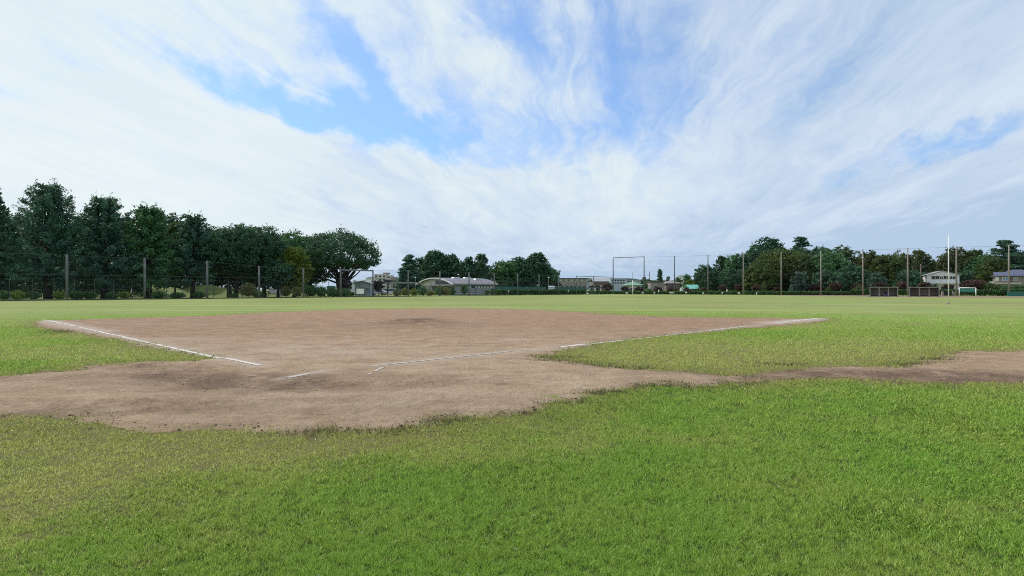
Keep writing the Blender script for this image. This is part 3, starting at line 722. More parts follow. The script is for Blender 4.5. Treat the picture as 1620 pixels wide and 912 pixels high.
T('broadleaf_tree', 'olive crown above the first team shelter', 1405, 178, 26, 401, 'round', 'olive', .03, 63, group=G_R)
T('broadleaf_tree', 'brownish crown behind the olive one above the first shelter', 1424, 190, 20, 396, 'round', 'brownish', .03, 64, group=G_R)
T('broadleaf_tree', 'rounded brownish crown above the second team shelter', 1454, 205, 20, 393, 'round', 'brownish', .03, 65, group=G_R)
T('broadleaf_tree', 'dark low crown left of the white gabled house', 1437, 166, 18, 424, 'round', 'dark', .03, 66, group=G_R)
T('broadleaf_tree', 'grey green low tree between the two team shelters', 1388, 160, 14, 431, 'round', 'grey_green', .03, 67, .8, group=G_R)
T('broadleaf_tree', 'low dark crown behind the white gabled house', 1480, 225, 18, 412, 'round', 'dark', .03, 68, group=G_R)
T('broadleaf_tree', 'tall brownish crown behind the slim white pole', 1512, 205, 28, 391, 'round', 'brownish', .03, 69, group=G_R)
T('broadleaf_tree', 'crown right of the tall brownish one behind the goal', 1541, 205, 24, 392, 'round', 'olive', .03, 70, group=G_R)
T('broadleaf_tree', 'low broad green crown above the soccer goal', 1550, 200, 32, 405, 'round', 'green', .03, 71, 1.1, group=G_R)
T('cedar_tree', 'layered cedar with flat spreading limbs at the right edge', 1590, 190, 46, 379, 'cedar', 'conifer', .25, 72, 1.3, group=G_R)
T('broadleaf_tree', 'olive crown left of the beige house under the cedar', 1572, 182, 22, 403, 'round', 'olive', .03, 73, group=G_R)
T('broadleaf_tree', 'olive crown behind the blue roofed house', 1612, 200, 26, 398, 'round', 'olive', .03, 74, group=G_R)
T('broadleaf_tree', 'dark crown cut off by the right picture edge', 1644, 190, 26, 384, 'round', 'dark', .03, 75, group=G_R)
T('broadleaf_tree', 'low dark crown between the shelters and the wood', 1350, 168, 26, 418, 'round', 'dark', .03, 76, group=G_R)
T('broadleaf_tree', 'low dark crown at the foot of the right wood by the green post', 1310, 165, 22, 424, 'round', 'dark', .03, 77, group=G_R)
T('broadleaf_tree', 'low dark crown at the foot of the broad olive one', 1205, 176, 26, 416, 'round', 'olive', .03, 78, group=G_R)
T('broadleaf_tree', 'low dark crown at the left foot of the right wood', 1160, 186, 22, 424, 'round', 'dark', .03, 79, group=G_R)

# shrubs ---------------------------------------------------------------
def right_D(px): s = (px - 810) / F; return 211.4 / (1 + .663 * s)
def left_D(px): s = (px - 810) / F; return 134.25 / (.8703 - s)
G_S = 'small red leaved trees behind the right net'
reds = [(962, 448, 8, 'beside the tall gate frame'), (989, 453, 6.5, 'before the green roofed house'), (1011, 454, 7.5, 'right of the green roofed house'), (1040, 453, 7, 'before the mauve house'), (1063, 455, 7, 'before the brown house'), (1087, 455, 6, 'left of the teal sheet'), (1113, 455, 6.5, 'right of the teal sheet'),
  (1143, 450, 6.5, 'left of the open pavilion'), (1169, 449, 7, 'right of the open pavilion'), (1198, 450, 8, 'third to the right of the pavilion'), (1229, 453, 6, 'at the foot of the olive crown'), (1290, 447.5, 8, 'left of the green post'), (1321, 446, 8, 'just left of the green post top'), (1356, 448, 8.5, 'left of the first shelter'),
  (1392, 445, 7.5, 'above the first shelter roof'), (1428, 444, 8, 'between the two shelters'), (1463, 446, 10, 'above the second shelter roof'), (1500, 449, 8, 'below the white gabled house'), (1541, 440, 15, 'biggest of them, behind the soccer goal'), (1580, 450, 7, 'below the beige house')]
for i, (px, ty, hw, where) in enumerate(reds):
    make_tree('red_tree', 'small red leaved tree ' + where, px, right_D(px) + 5 + (i % 3), hw * 1.05, ty, 'round', 'purple' if px < 1100 else 'red', .22, 200 + i, 1.0, group=G_S)
G_P = 'dark purple leaved shrubs near the entrance'
make_tree('purple_tree', 'dark purple leaved tree left of the white notice board', 546, 128, 12, 440, 'round', 'purple', .2, 230, .8, group=G_P)
make_tree('purple_tree', 'dark purple leaved tree right of the gate frame', 598, 136, 9, 442, 'round', 'purple', .2, 231, .8, group=G_P)

def shrub(name, label, px, D, hw, top, mat, seed, group, kind='bush'):
    rg = np.random.default_rng(seed); W = hw / F * D; Z = max(.3, gz(top, D)); px_m = D / 594
    leaf = max(.10, px_m * 1.1); rc = max(W * .35, leaf)
    n = int(max(10, min(500, (W * 2 * Z * 2 + W * W * 3) * 1.6 / (leaf * leaf * .3) / 10)))
    C = crown_points('bush', W * .85, .02, Z, n, rg); C[:, 2] = np.clip(C[:, 2], .05, None)
    Vq = leaf_quads(C, np.full(len(C), min(rc, Z * .22)), 10, leaf, rg, .7, .4)
    Vq[:, 2] = np.maximum(Vq[:, 2], .0)
    me = np_mesh(name, Vq, 4); o = link(name, me, LM[mat]); o.location = (gx(px, D), D, 0)
    return tag(o, label, 'shrub', group)
G_B = 'shrubs under the trees behind the left fence'
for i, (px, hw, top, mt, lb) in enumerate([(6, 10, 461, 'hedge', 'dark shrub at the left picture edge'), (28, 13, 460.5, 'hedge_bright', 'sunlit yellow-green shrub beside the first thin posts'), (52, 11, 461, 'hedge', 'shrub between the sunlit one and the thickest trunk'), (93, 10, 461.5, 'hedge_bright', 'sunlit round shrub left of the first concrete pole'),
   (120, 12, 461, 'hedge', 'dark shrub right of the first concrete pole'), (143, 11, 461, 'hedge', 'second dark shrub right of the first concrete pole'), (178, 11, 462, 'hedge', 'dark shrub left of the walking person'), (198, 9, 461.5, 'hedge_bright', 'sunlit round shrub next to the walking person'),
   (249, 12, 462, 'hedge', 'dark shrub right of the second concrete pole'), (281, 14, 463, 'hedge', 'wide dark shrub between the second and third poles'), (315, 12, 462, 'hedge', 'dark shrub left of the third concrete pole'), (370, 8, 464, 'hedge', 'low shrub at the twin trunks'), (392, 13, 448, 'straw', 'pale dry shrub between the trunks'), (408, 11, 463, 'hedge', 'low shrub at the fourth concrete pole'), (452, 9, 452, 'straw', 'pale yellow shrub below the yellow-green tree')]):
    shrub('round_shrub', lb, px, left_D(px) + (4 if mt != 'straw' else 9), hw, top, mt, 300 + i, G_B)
G_E = 'shrubs along the fence before the hall and the walk'
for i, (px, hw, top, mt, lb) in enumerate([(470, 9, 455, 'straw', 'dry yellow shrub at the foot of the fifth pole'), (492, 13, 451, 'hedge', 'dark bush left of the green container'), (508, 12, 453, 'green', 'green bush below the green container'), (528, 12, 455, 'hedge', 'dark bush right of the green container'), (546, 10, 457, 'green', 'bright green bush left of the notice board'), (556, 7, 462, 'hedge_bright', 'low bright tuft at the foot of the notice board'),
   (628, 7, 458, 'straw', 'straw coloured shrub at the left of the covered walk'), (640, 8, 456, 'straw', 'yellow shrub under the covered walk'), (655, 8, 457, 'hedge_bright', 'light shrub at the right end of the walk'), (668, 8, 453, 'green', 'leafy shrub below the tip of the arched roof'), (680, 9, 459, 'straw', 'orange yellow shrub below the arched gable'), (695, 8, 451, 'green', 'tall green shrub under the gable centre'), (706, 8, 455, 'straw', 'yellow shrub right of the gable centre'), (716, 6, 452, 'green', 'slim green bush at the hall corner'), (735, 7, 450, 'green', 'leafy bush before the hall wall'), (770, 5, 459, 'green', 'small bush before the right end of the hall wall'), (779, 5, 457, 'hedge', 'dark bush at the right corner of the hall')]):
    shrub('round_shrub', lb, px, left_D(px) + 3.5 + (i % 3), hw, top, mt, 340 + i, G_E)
def hedge(name, label, pts, depth, h, mat, seed, group=None, big=0):
    """clipped hedge following a straight line on the ground"""
    (x0, y0), (x1, y1) = pts; rg = np.random.default_rng(seed); L = math.hypot(x1 - x0, y1 - y0)
    D = (y0 + y1) / 2; leaf = big or max(.12, D / 594 * 1.1)
    n = int(min(30000, L * (h * 2 + depth) * 3.0 / (leaf * leaf * .3)))
    t = rg.random(n); u = rg.uniform(-.5, .5, n) * depth; hh = h * (.85 + .3 * fbm(t * L * .6, t * 0, seed, 3))
    z = hh * rg.random(n) ** .6
    ex, ey = (x1 - x0) / L, (y1 - y0) / L
    C = np.stack([t * L * ex - u * ey, t * L * ey + u * ex, z], -1)
    Vq = leaf_quads(C, np.full(n, leaf * .8), 1, leaf, rg, .8, .4); Vq[:, 2] = np.maximum(Vq[:, 2], 0)
    o = link(name, np_mesh(name, Vq, 4), LM[mat]); o.location = (x0, y0, 0)
    return tag(o, label, 'hedge', group)
def on(fn, px, off):   # point off metres behind a fence line
    D = fn(px) + off; return (gx(px, D), D)
hedge('hedge', 'long clipped dark hedge before the green court screen', [on(left_D, 783, 3), on(left_D, 926, 3)], 1.2, 1.45, 'hedge', 400)
hedge('hedge', 'low green hedge behind the tall gate frame and the houses', [on(right_D, 930, 3.4), on(right_D, 1148, 2)], 1.4, .95, 'hedge', 401)
hedge('hedge', 'low green hedge in front of the right wood', [on(right_D, 1149, 2), on(right_D, 1345, 2)], 1.4, 1.0, 'hedge', 402)
hedge('hedge', 'low dark hedge behind the shelters and the goal', [on(right_D, 1346, 2.5), on(right_D, 1640, 2.5)], 1.6, 1.5, 'hedge', 403)
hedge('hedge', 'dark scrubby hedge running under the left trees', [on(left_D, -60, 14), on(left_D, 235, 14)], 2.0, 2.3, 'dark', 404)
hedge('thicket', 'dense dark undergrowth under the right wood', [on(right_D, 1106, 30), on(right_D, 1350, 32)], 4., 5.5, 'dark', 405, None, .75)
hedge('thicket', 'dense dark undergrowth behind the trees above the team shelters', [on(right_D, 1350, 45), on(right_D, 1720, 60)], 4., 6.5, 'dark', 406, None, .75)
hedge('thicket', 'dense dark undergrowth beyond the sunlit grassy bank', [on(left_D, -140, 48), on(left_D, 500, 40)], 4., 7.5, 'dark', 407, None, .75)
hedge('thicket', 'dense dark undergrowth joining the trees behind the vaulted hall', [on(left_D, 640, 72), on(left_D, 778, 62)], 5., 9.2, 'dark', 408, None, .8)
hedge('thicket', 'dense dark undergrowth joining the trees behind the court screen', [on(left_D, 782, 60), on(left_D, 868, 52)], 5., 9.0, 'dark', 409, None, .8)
for i, (px, hw, top, mt, lb) in enumerate([(1026, 6, 456, 'green', 'green bush left of the mauve house at the hedge'), (1207, 7, 452, 'olive', 'olive bush beside the third red tree after the pavilion'), (1255, 8, 450, 'grey_green', 'grey green bush at the foot of the wood'), (1312, 6, 454, 'olive', 'olive bush beside the green post'), (1357, 9, 453, 'olive', 'olive bush under a red tree left of the first shelter'), (1415, 8, 458, 'olive', 'low bush between the shelters'), (1478, 7, 449, 'grey_green', 'grey green bush above the right end of the second shelter'), (1565, 12, 447, 'olive', 'olive bush right of the soccer goal'), (1590, 12, 452, 'green', 'green bush before the beige house'), (1612, 12, 451, 'hedge', 'dark bush below the beige house at the right edge')]):
    shrub('round_shrub', lb, px, right_D(px) + 4.2, hw, top, mt, 380 + i, 'shrubs behind the right net')

# grassy bank behind the left trees
mb = MB(); A = on(left_D, -120, 24); B = on(left_D, 470, 24); n = 60; prof = [(-9, -.02), (-5, .5), (0, 1.7), (4, 2.2), (12, 2.3), (22, -.05)]
dx, dy = B[0] - A[0], B[1] - A[1]; L = math.hypot(dx, dy); nx, ny = -dy / L, dx / L
gv = []
for i in range(n + 1):
    t = i / n; e = min(1, t * 5, (1 - t) * 4)
    for j, (o_, z) in enumerate(prof):
        gv.append((A[0] + dx * t + nx * o_, A[1] + dy * t + ny * o_, -.02 if z < 0 else z * e * (.85 + .3 * math.sin(i * .7 + j))))
k = len(prof)
mb.add(gv, [(i * k + j, i * k + j + 1, (i + 1) * k + j + 1, (i + 1) * k + j) for i in range(n) for j in range(k - 1)])
tag(mb.build('grass_bank', plain('bank_grass', (.15, .20, .05), .95, .45, 1.2), None, True), 'sunlit grassy bank behind the trunks of the left trees', kind='structure')

# far wooded ridge and far town
mb = MB(); pr = []
for i in range(121):
    px = 560 + i * 6.0; D = 1900.; yt = 441.5 + 6 * vnoise(np.array([i * .13]), np.array([3.3]), 4)[0] - 3 * vnoise(np.array([i * .7]), np.array([7.]), 5)[0]
    pr.append((gx(px, D), gz(yt, D)))
for i in range(120):
    (xa, za), (xb, zb) = pr[i], pr[i + 1]
    mb.add([(xa, 1700, -.5), (xb, 1700, -.5), (xb, 1900, zb), (xa, 1900, za), (xb, 2300, -.5), (xa, 2300, -.5)], [(0, 1, 2, 3), (3, 2, 4, 5)])
tag(mb.build('hills', plain('far_wood', (.05, .08, .07), .95, .2, .02)), 'pale blue wooded ridge on the horizon behind the town', kind='structure')

# ------------------------------------------------------------------ fences and nets
def fence_line(root_name, label, poles, pole_h, fn, thin_from, thin_to, thin_h, thin_step, high_mat, top_w, wires):
    A = on(fn, poles[0], 0); B = on(fn, poles[-1], 0); ang = math.atan2(B[1] - A[1], B[0] - A[0])
    t = empty(root_name, (A[0], A[1], 0), label, 'fence', ang)
    ca, sa = math.cos(-ang), math.sin(-ang)
    def loc(p): dx, dy = p[0] - A[0], p[1] - A[1]; return dx * ca - dy * sa
    s = [loc(on(fn, p, 0)) for p in poles]
    return t, s, loc
# left fence
LP = [-22, 106, 229, 328, 410, 480, 539, 590, 646, 696, 742, 782, 819, 853, 884, 912, 939, 970]
t, s, loc = fence_line('ball_stop_fence', 'long left fence with concrete poles, wires and dark mesh below', LP, 6.5, left_D, 0, 0, 0, 0, None, 0, 0)
tops = [398, 403, 408, 413, 421, 424, 425.5, 427, 427.5, 429.5, 431, 432, 433, 434.6, 436, 436.8, 437.5, 408]
hs = [gz(a, left_D(p)) for p, a in zip(LP, tops)]
for i, (x, h) in enumerate(zip(s, hs)):
    if i == len(s) - 1: continue
    MB().tube([(x, 0, 0), (x, 0, h * .55), (x, 0, h)], [.17, .16, .14] if i < 5 else [.16, .15, .13], 10).build('concrete_pole', M['concrete'], t, True)
def wire_run(zfs, r, nm, mat, i0=0, i1=None):
    for zf in zfs:
        mb = MB(); ss = list(zip(s, hs))[i0:i1]
        for (xa, ha), (xb, hb) in zip(ss[:-1], ss[1:]):
            za = ha * zf if zf > 0 else -zf; zb = hb * zf if zf > 0 else -zf
            mb.tube([(xa, -.02, za), ((xa + xb) / 2, -.02, (za + zb) / 2 - .05), (xb, -.02, zb)], r, 5, True)
        mb.build(nm, M[mat], t)
hs[-1] = hs[-2] * 1.0
wire_run([.985, -3.6], .013, 'wire', 'wire', 0, 17)
wire_run([-3.0, -1.55], .012, 'rail', 'steel_dark')
x = s[0]
while x < s[-1]:
    MB().tube([(x, .06, 0), (x, .06, 3.05)], .045, 6).build('fence_post', M['steel_dark'], t); x += 2.36
mb = MB(); mb.add([(s[0], .03, 0.02), (s[-1], .03, 0.02), (s[-1], .03, 3.0), (s[0], .03, 3.0)], [(0, 1, 2, 3)]); mb.build('mesh_panel', M['net_low'], t)
mb = MB()
for (xa, ha), (xb, hb) in zip(list(zip(s, hs))[:-1], list(zip(s, hs))[1:]):
    mb.add([(xa, .03, 3.01), (xb, .03, 3.01), (xb, .03, hb * .985), (xa, .03, ha * .985)], [(0, 1, 2, 3)])
mb.build('net', M['net_high'], t)
mb = MB().box(s[0], s[-1], -.06, .06, 0, .12); mb.build('kerb', M['steel_dark'], t)
# gate frame beam between two poles of the left fence
mb = MB().box(s[6] + .1, s[7] - .1, -.14, .10, hs[6] - .35, hs[6] - .1); mb.build('gate_beam', M['steel_grey'], t)
mb = MB().box(s[15] + .1, s[17] - .1, -.10, .08, hs[15] - .15, hs[15] + .02); mb.build('gate_beam', M['concrete_pale'], t)
# right net
RP = [970, 1019, 1067, 1120, 1176, 1236, 1298.6, 1365, 1436, 1513, 1596, 1690]
t, s, loc = fence_line('ball_stop_net', 'tall right net hung on a row of slim concrete poles', RP, 11.7, right_D, 0, 0, 0, 0, None, 0, 0)
hs = [gz(a, right_D(p)) for p, a in zip(RP, [408, 406, 405, 403.5, 400.5, 398.8, 397, 394.8, 392.2, 390, 388, 385])]
for i, (x, h) in enumerate(zip(s, hs)):
    MB().tube([(x, 0, 0), (x, 0, h * .5), (x, 0, h)], [.20, .17, .13], 10).build('concrete_pole', M['concrete_pale' if i > 3 else 'concrete'], t, True)
wire_run([.985], .02, 'wire', 'wire', 1)
wire_run([.74, .5, .25], .010, 'wire', 'wire')
for i in range(1, len(s) - 1):
    if i % 3 == 0 or i == 6:
        MB().tube([(s[i], -.05, hs[i] * .97), (s[i] - (s[i] - s[i - 1]) * .97, -.05, hs[i] * .42)], .012, 4).build('stay_wire', M['wire'], t)
mb = MB()
for (xa, ha), (xb, hb) in zip(list(zip(s, hs))[:-1], list(zip(s, hs))[1:]):
    mb.add([(xa, .05, .05), (xb, .05, .05), (xb, .05, hb * .985), (xa, .05, ha * .985)], [(0, 1, 2, 3)])
mb.build('net', M['net_high'], t)
MB().box(s[0] + .1, s[1] - .1, -.10, .08, hs[0] - .12, hs[0] + .06).build('gate_beam', M['concrete_pale'], t)

# ------------------------------------------------------------------ slim white poles, goal, shelters
def foul_pole(px, base, top, r, label):
    x, y = gp(px, base); h = gz(top, y)
    t = empty('foul_pole', (x, y, 0), label, 'pole', 0, 'slim poles standing on the lawn')
    MB().tube([(0, 0, 0.06), (0, 0, h * .6), (0, 0, h)], [r, r * .95, r * .8], 12).build('pole', M['white_paint'], t, True)
    MB().tube([(0, 0, 0), (0, 0, .10)], [r * 2.1, r * 1.9], 12).build('socket', M['steel_grey'], t)
foul_pole(1500.6, 481.6, 372.5, .05, 'slim bright white pole standing alone on the right lawn')
foul_pole(1001, 466.2, 444, .13, 'short pale post before the green roofed house far away')
x, y = gp(1001, 466.2); o = MB().tube([(x, y + .5, 0), (x, y + .5, gz(431, y))], .045, 6).build('antenna_mast', M['steel_grey'])
tag(o, 'hair thin grey mast rising beside the short pale post', 'mast')

def goal(px0, px1, base, top):
    (x0, D) = gp(px0, base); x1 = gx(px1, D); h = gz(top, D); th_ = math.atan(x1 / D); w = (x1 - x0) * math.cos(th_)
    t = empty('soccer_goal', ((x0 + x1) / 2, D, 0), 'white framed soccer goal with green net right of the slim white pole', 'goal', -th_)
    for sx in (-1, 1): MB().tube([(sx * w / 2, 0, 0), (sx * w / 2, 0, h)], .10, 10).build('goal_post', M['white_paint'], t, True)
    MB().tube([(-w / 2, 0, h), (w / 2, 0, h)], .10, 10).build('crossbar', M['white_paint'], t, True)
    for sx in (-1, 1): MB().tube([(sx * w / 2, 0, h), (sx * w / 2, .8, h * .92), (sx * w / 2, 1.5, 0)], .035, 6).build('back_stay', M['white_paint'], t, True)
    MB().add([(-w / 2, .04, h - .1), (w / 2, .04, h - .1), (w / 2, .10, h * .52), (-w / 2, .10, h * .52)], [(0, 1, 2, 3)]).build('rolled_net', M['goal_net'], t)
    MB().add([(-w / 2, .8, h * .92), (w / 2, .8, h * .92), (w / 2, 1.5, 0.02), (-w / 2, 1.5, 0.02)], [(0, 1, 2, 3)]).build('net', M['net_low'], t)
goal(1517.5, 1543.8, 468.9, 455.8)

def shelter(px0, px1, base, top, label, notices):
    (xa, D) = gp((px0 + px1) / 2, base); th_ = math.atan(xa / D); w = (px1 - px0) / F * D * math.cos(th_); h = gz(top, D)
    t = empty('team_shelter', (xa, D, 0), label, 'shelter', -th_, 'team shelters beside the field')
    MB().box(-w / 2 - .15, w / 2 + .15, -1.1, 1.3, h - .14, h).build('roof', M['dugout_frame'], t)
    MB().box(-w / 2 + .12, w / 2 - .12, 1.06, 1.16, .12, h - .15).build('back_wall', M['dugout_wall'], t)
    for sx in (-1, 1): MB().box(*(sorted((sx * (w / 2 - .1), sx * (w / 2 - .16)))), -.3, 1.05, .12, h - .15).build('side_wall', M['dugout_wall'], t)
    for i in range(4):
        x = -w / 2 + .09 + (w - .18) * i / 3
        MB().box(x - .07, x + .07, -.95, -.81, 0, h - .15).build('post', M['dugout_frame'], t)
    for i in range(3):
        x = -w / 2 + w * (i + .5) / 3
        b_ = MB().box(x - w / 6.8, x + w / 6.8, .25, .7, .40, .46).build('bench', M['wood_bench'], t)
        mb = MB()
        for q in (-1, 1): mb.box(x + q * w / 7.6 - .04, x + q * w / 7.6 + .04, .3, .62, 0, .40)
        mb.build('bench_frame', M['dugout_frame'], b_)
    for nx_, nw in notices: MB().box(nx_ * w / 2 - nw, nx_ * w / 2 + nw, 1.03, 1.055, h * .55, h * .75).build('notice', M['concrete_pale'], t)
    MB().box(-w / 2 - .25, w / 2 + .25, -1.2, 1.4, 0, .05).build('slab', M['concrete'], t)
    return t, D, w
shelter(1375.5, 1420.5, 470.0, 454.2, 'open team shelter with a seated person, left of the pair', [])
shelter(1438, 1486, 470.0, 454.4, 'empty team shelter with pale notices, right of the pair', [(-.22, .15), (.12, .35)])

for i, (px, lb) in enumerate([(1491, 'short pale stone post left of the dark bin'), (1508, 'short pale stone post right of the dark bin')]):
    x, D = gp(px, 468.8); h = gz(461.5, D)
    mb = MB(); mb.prism([(-.2, 0), (.2, 0), (.2, h - .08), (.14, h), (-.14, h), (-.2, h - .08)], -.2, .2); o = mb.build('stone_post', M['concrete_pale']); o.location = (x, D, 0); tag(o, lb, 'post', 'stone posts beside the second shelter')
x, D = gp(1499.5, 468.8); mb = MB().box(-.9, .9, .2, .9, .1, .95); mb.box(-1., 1., .15, .95, .95, 1.02)
o = mb.build('storage_box', M['rubber']); o.location = (x, D, 0); tag(o, 'low black storage box between the two stone posts', 'box')
x, D = gp(1330, 467.2); t = empty('water_post', (x, D, 0), 'green post with a pale crossbar top before the right wood', 'post')
MB().tube([(0, 0, 0), (0, 0, 1.85)], .16, 10).build('post', plain('post_green', (.03, .28, .16), .5, .1, 2.), t, True)
MB().tube([(-.62, 0, 2.1), (-.25, 0, 1.9), (.25, 0, 1.9), (.62, 0, 2.1)], .06, 6).build('crossbar', M['concrete_pale'], t, True)
MB().tube([(0, 0, 1.85), (0, 0, 2.15)], .09, 8).build('cap', M['concrete_pale'], t, True)
# green barrier right edge
x0, D = gp(1594, 469.2); x1 = gx(1660, D); t = empty('green_barrier', (x0, D, 0), 'solid green padded barrier wall at the right picture edge', 'barrier')
for i in range(3): w = (x1 - x0) / 3; MB().box(i * w + .01, (i + 1) * w - .01, 0, .15, .03, gz(461.6, D)).build('panel', M['barrier_green'], t)

# ------------------------------------------------------------------ buildings
def windows(t, rects, yf, mat='glass', frame='white_paint', d=.06):
    for (x0, x1, z0, z1) in rects:
        w = MB().box(x0, x1, yf - d, yf + .02, z0, z1).build('window', M[mat], t)
        if frame:
            f = .07; mb = MB()
            mb.box(x0 - f, x1 + f, yf - d - .03, yf - .001, z1, z1 + f); mb.box(x0 - f, x1 + f, yf - d - .05, yf - .001, z0 - f, z0)
            mb.box(x0 - f, x0, yf - d - .03, yf - .001, z0, z1); mb.box(x1, x1 + f, yf - d - .03, yf - .001, z0, z1)
            mb.box((x0 + x1) / 2 - .025, (x0 + x1) / 2 + .025, yf - d - .02, yf - d, z0, z1)
            mb.build('frame', M[frame], w)
def roof_gable(t, w, d, ze, zr, mat, along='x', ov=.5, th=.15):
    """gable ridge along x (side on) or y (gable faces the camera)"""
    mb = MB()
    if along == 'y':
        s_ = (zr - ze) / (w / 2); a = w / 2 + ov; zl = ze - ov * s_
        mb.prism([(-a, zl), (0, zr), (a, zl), (a, zl + th), (0, zr + th), (-a, zl + th)], -ov, d + ov)
    else:
        s_ = (zr - ze) / (d / 2); a = d / 2 + ov; zl = ze - ov * s_; c = d / 2; x0, x1 = -w / 2 - ov, w / 2 + ov
        P = [(c - a, zl), (c, zr), (c + a, zl), (c + a, zl + th), (c, zr + th), (c - a, zl + th)]
        mb.add([(x0, y, z) for y, z in P] + [(x1, y, z) for y, z in P], [tuple(range(6)), tuple(range(11, 5, -1))] + [(i, (i + 1) % 6, (i + 1) % 6 + 6, i + 6) for i in range(6)])
    return mb.build('roof', M[mat], t)
def roof_hip(t, w, d, ze, zr, mat, ov=.5, x_off=0., nm='roof'):
    x0, x1, y0, y1 = -w / 2 - ov + x_off, w / 2 + ov + x_off, -ov, d + ov; rl = max(.1, (w - d) / 2 + .2)
    V_ = [(x0, y0, ze), (x1, y0, ze), (x1, y1, ze), (x0, y1, ze), (x_off - rl, d / 2, zr), (x_off + rl, d / 2, zr), (x0, y0, ze - .15), (x1, y0, ze - .15), (x1, y1, ze - .15), (x0, y1, ze - .15)]
    mb = MB().add(V_, [(0, 1, 5, 4), (1, 2, 5), (2, 3, 4, 5), (3, 0, 4), (6, 9, 8, 7), (0, 6, 7, 1), (1, 7, 8, 2), (2, 8, 9, 3), (3, 9, 6, 0)])
    return mb.build(nm, M[mat], t)
def wall_box(t, w, d, ze, mat, gable=None, x_off=0., z0=0.):
    mb = MB()
    if gable:  mb.prism([(-w / 2, z0), (w / 2, z0), (w / 2, ze), (0, gable), (-w / 2, ze)], 0, d)
    else: mb.box(-w / 2 + x_off, w / 2 + x_off, 0, d, z0, ze)
    return mb.build('wall', M[mat], t)
def site(px0, px1, D, name, label, rz=0.):
    s_ = ((px0 + px1) / 2 - 810) / F
    return empty(name, (gx((px0 + px1) / 2, D), D, 0), label, 'building', rz), (px1 - px0) / F * D / (math.cos(rz) - s_ * math.sin(rz))

# vaulted hall: square plan turned 45 degrees, near corner at px 719
D = 165.; S = 15.4
t = empty('vaulted_hall', (gx(719, D), D, 0), 'low hall with a curved grey roof and an arched gable behind the fence', 'building', R(45))
# local: +x runs along the long wall to the right/back, +y along the arched end to the left/back
ze = gz(450.5, D); zr = gz(440.6, D + 6)
MB().box(0, S, 0.0, S, 0, ze - .15).build('wall', M['hall_wall'], t)
n = 20; arc = [(-.9 + (S + 1.8) * i / n, ze - .1 + (zr - ze) * (1 - ((i / n) * 2 - 1) ** 2)) for i in range(n + 1)]
def vault(x0, x1, zoff, th, name, mat, par):
    mb = MB(); P = [(y, z + zoff) for y, z in arc] + [(y, z + zoff + th) for y, z in arc[::-1]]; k = len(P)
    mb.add([(x0, y, z) for y, z in P] + [(x1, y, z) for y, z in P], [(i, (i + 1) % k, (i + 1) % k + k, i + k) for i in range(k)] +
           [(i, i + 1, k - 2 - i, k - 1 - i) for i in range(n)] + [(i + k, k - 1 - i + k, k - 2 - i + k, i + 1 + k) for i in range(n)])
    return mb.build(name, M[mat], par)
rf = vault(-1.3, S + .8, 0, .25, 'roof', 'grey_roof', t)
vault(-1.55, -1.30, -.02, .26, 'gable_trim', 'white_wall', t)
mb = MB(); P = [(y, z - .02) for y, z in arc[1:-1]]; k = len(P)
mb.add([(-.02, y, z) for y, z in P] + [(-.02, P[-1][0], ze - .1), (-.02, P[0][0], ze - .1)], [tuple(range(k + 2))]); mb.build('gable', M['white_wall'], t)
windows(t, [], 0)
mb = MB(); mb.add([(-.06, y, z) for y, z in [(2.6, ze + .1), (8.5, ze + .1), (8.5, zr - .55), (5.4, zr - .8), (2.6, ze + .75)]], [(0, 1, 2, 3, 4)]); mb.build('gable_window', M['glass'], t)
MB().box(-2.6, 0, -.6, S * .72, ze - .42, ze - .12).build('canopy', M['concrete_pale'], t)
for yy in (0.2, 3.8, 7.4, 11): MB().box(-2.3, -2.05, yy, yy + .25, 0, ze - .42).build('column', M['pane_white' if yy == 7.4 else 'steel_dark'], t)
MB().box(-.08, -.01, .6, 10.6, .15, ze - .5).build('entrance_glass', M['glass'], t)
for i in range(8):
    x = 5.3 + i * 1.15
    w_ = MB().box(x, x + .75, -.06, .02, ze - .95, ze - .42).build('window', M['pane_white' if i not in (1,) else 'glass'], t)
    MB().box(x - .22, x - .02, -.05, .02, ze - .95, ze - .42).build('shutter', M['glass'], w_)
for yy, xx in ((5.8, 5.2), (6.5, 10.2), (3.4, 11.6)):
    z_ = ze + (zr - ze) * (1 - ((yy + .9) / (S + 1.8) * 2 - 1) ** 2) + .12
    MB().prism([(-1.3, 0), (1.3, 0), (1.05, .32), (-1.05, .32)], -.5, .5).build('skylight', M['pane_white'], rf).location = (xx, yy, z_)

# covered walk left of the hall
D = 150.; x0, x1 = gx(602, D), gx(664, D); t = empty('covered_walk', (x0, D, 0), 'long low covered walk with dark posts left of the hall', 'shelter')
h = gz(446.6, D); w = x1 - x0
MB().box(0, w, 0, 2.2, h - .35, h).build('roof', M['grey_wall'], t); MB().box(.8, 2.6, -.2, 2.4, h + .01, h + .5).build('roof_box', M['dark_roof'], t)
for i in range(7): MB().box(i * (w - .2) / 6, i * (w - .2) / 6 + .2, .2, .4, 0, h - .35).build('post', M['steel_dark'], t)
MB().box(0, w, 1.9, 2.0, 1.3, 1.45).build('rail', M['pane_white'], t)
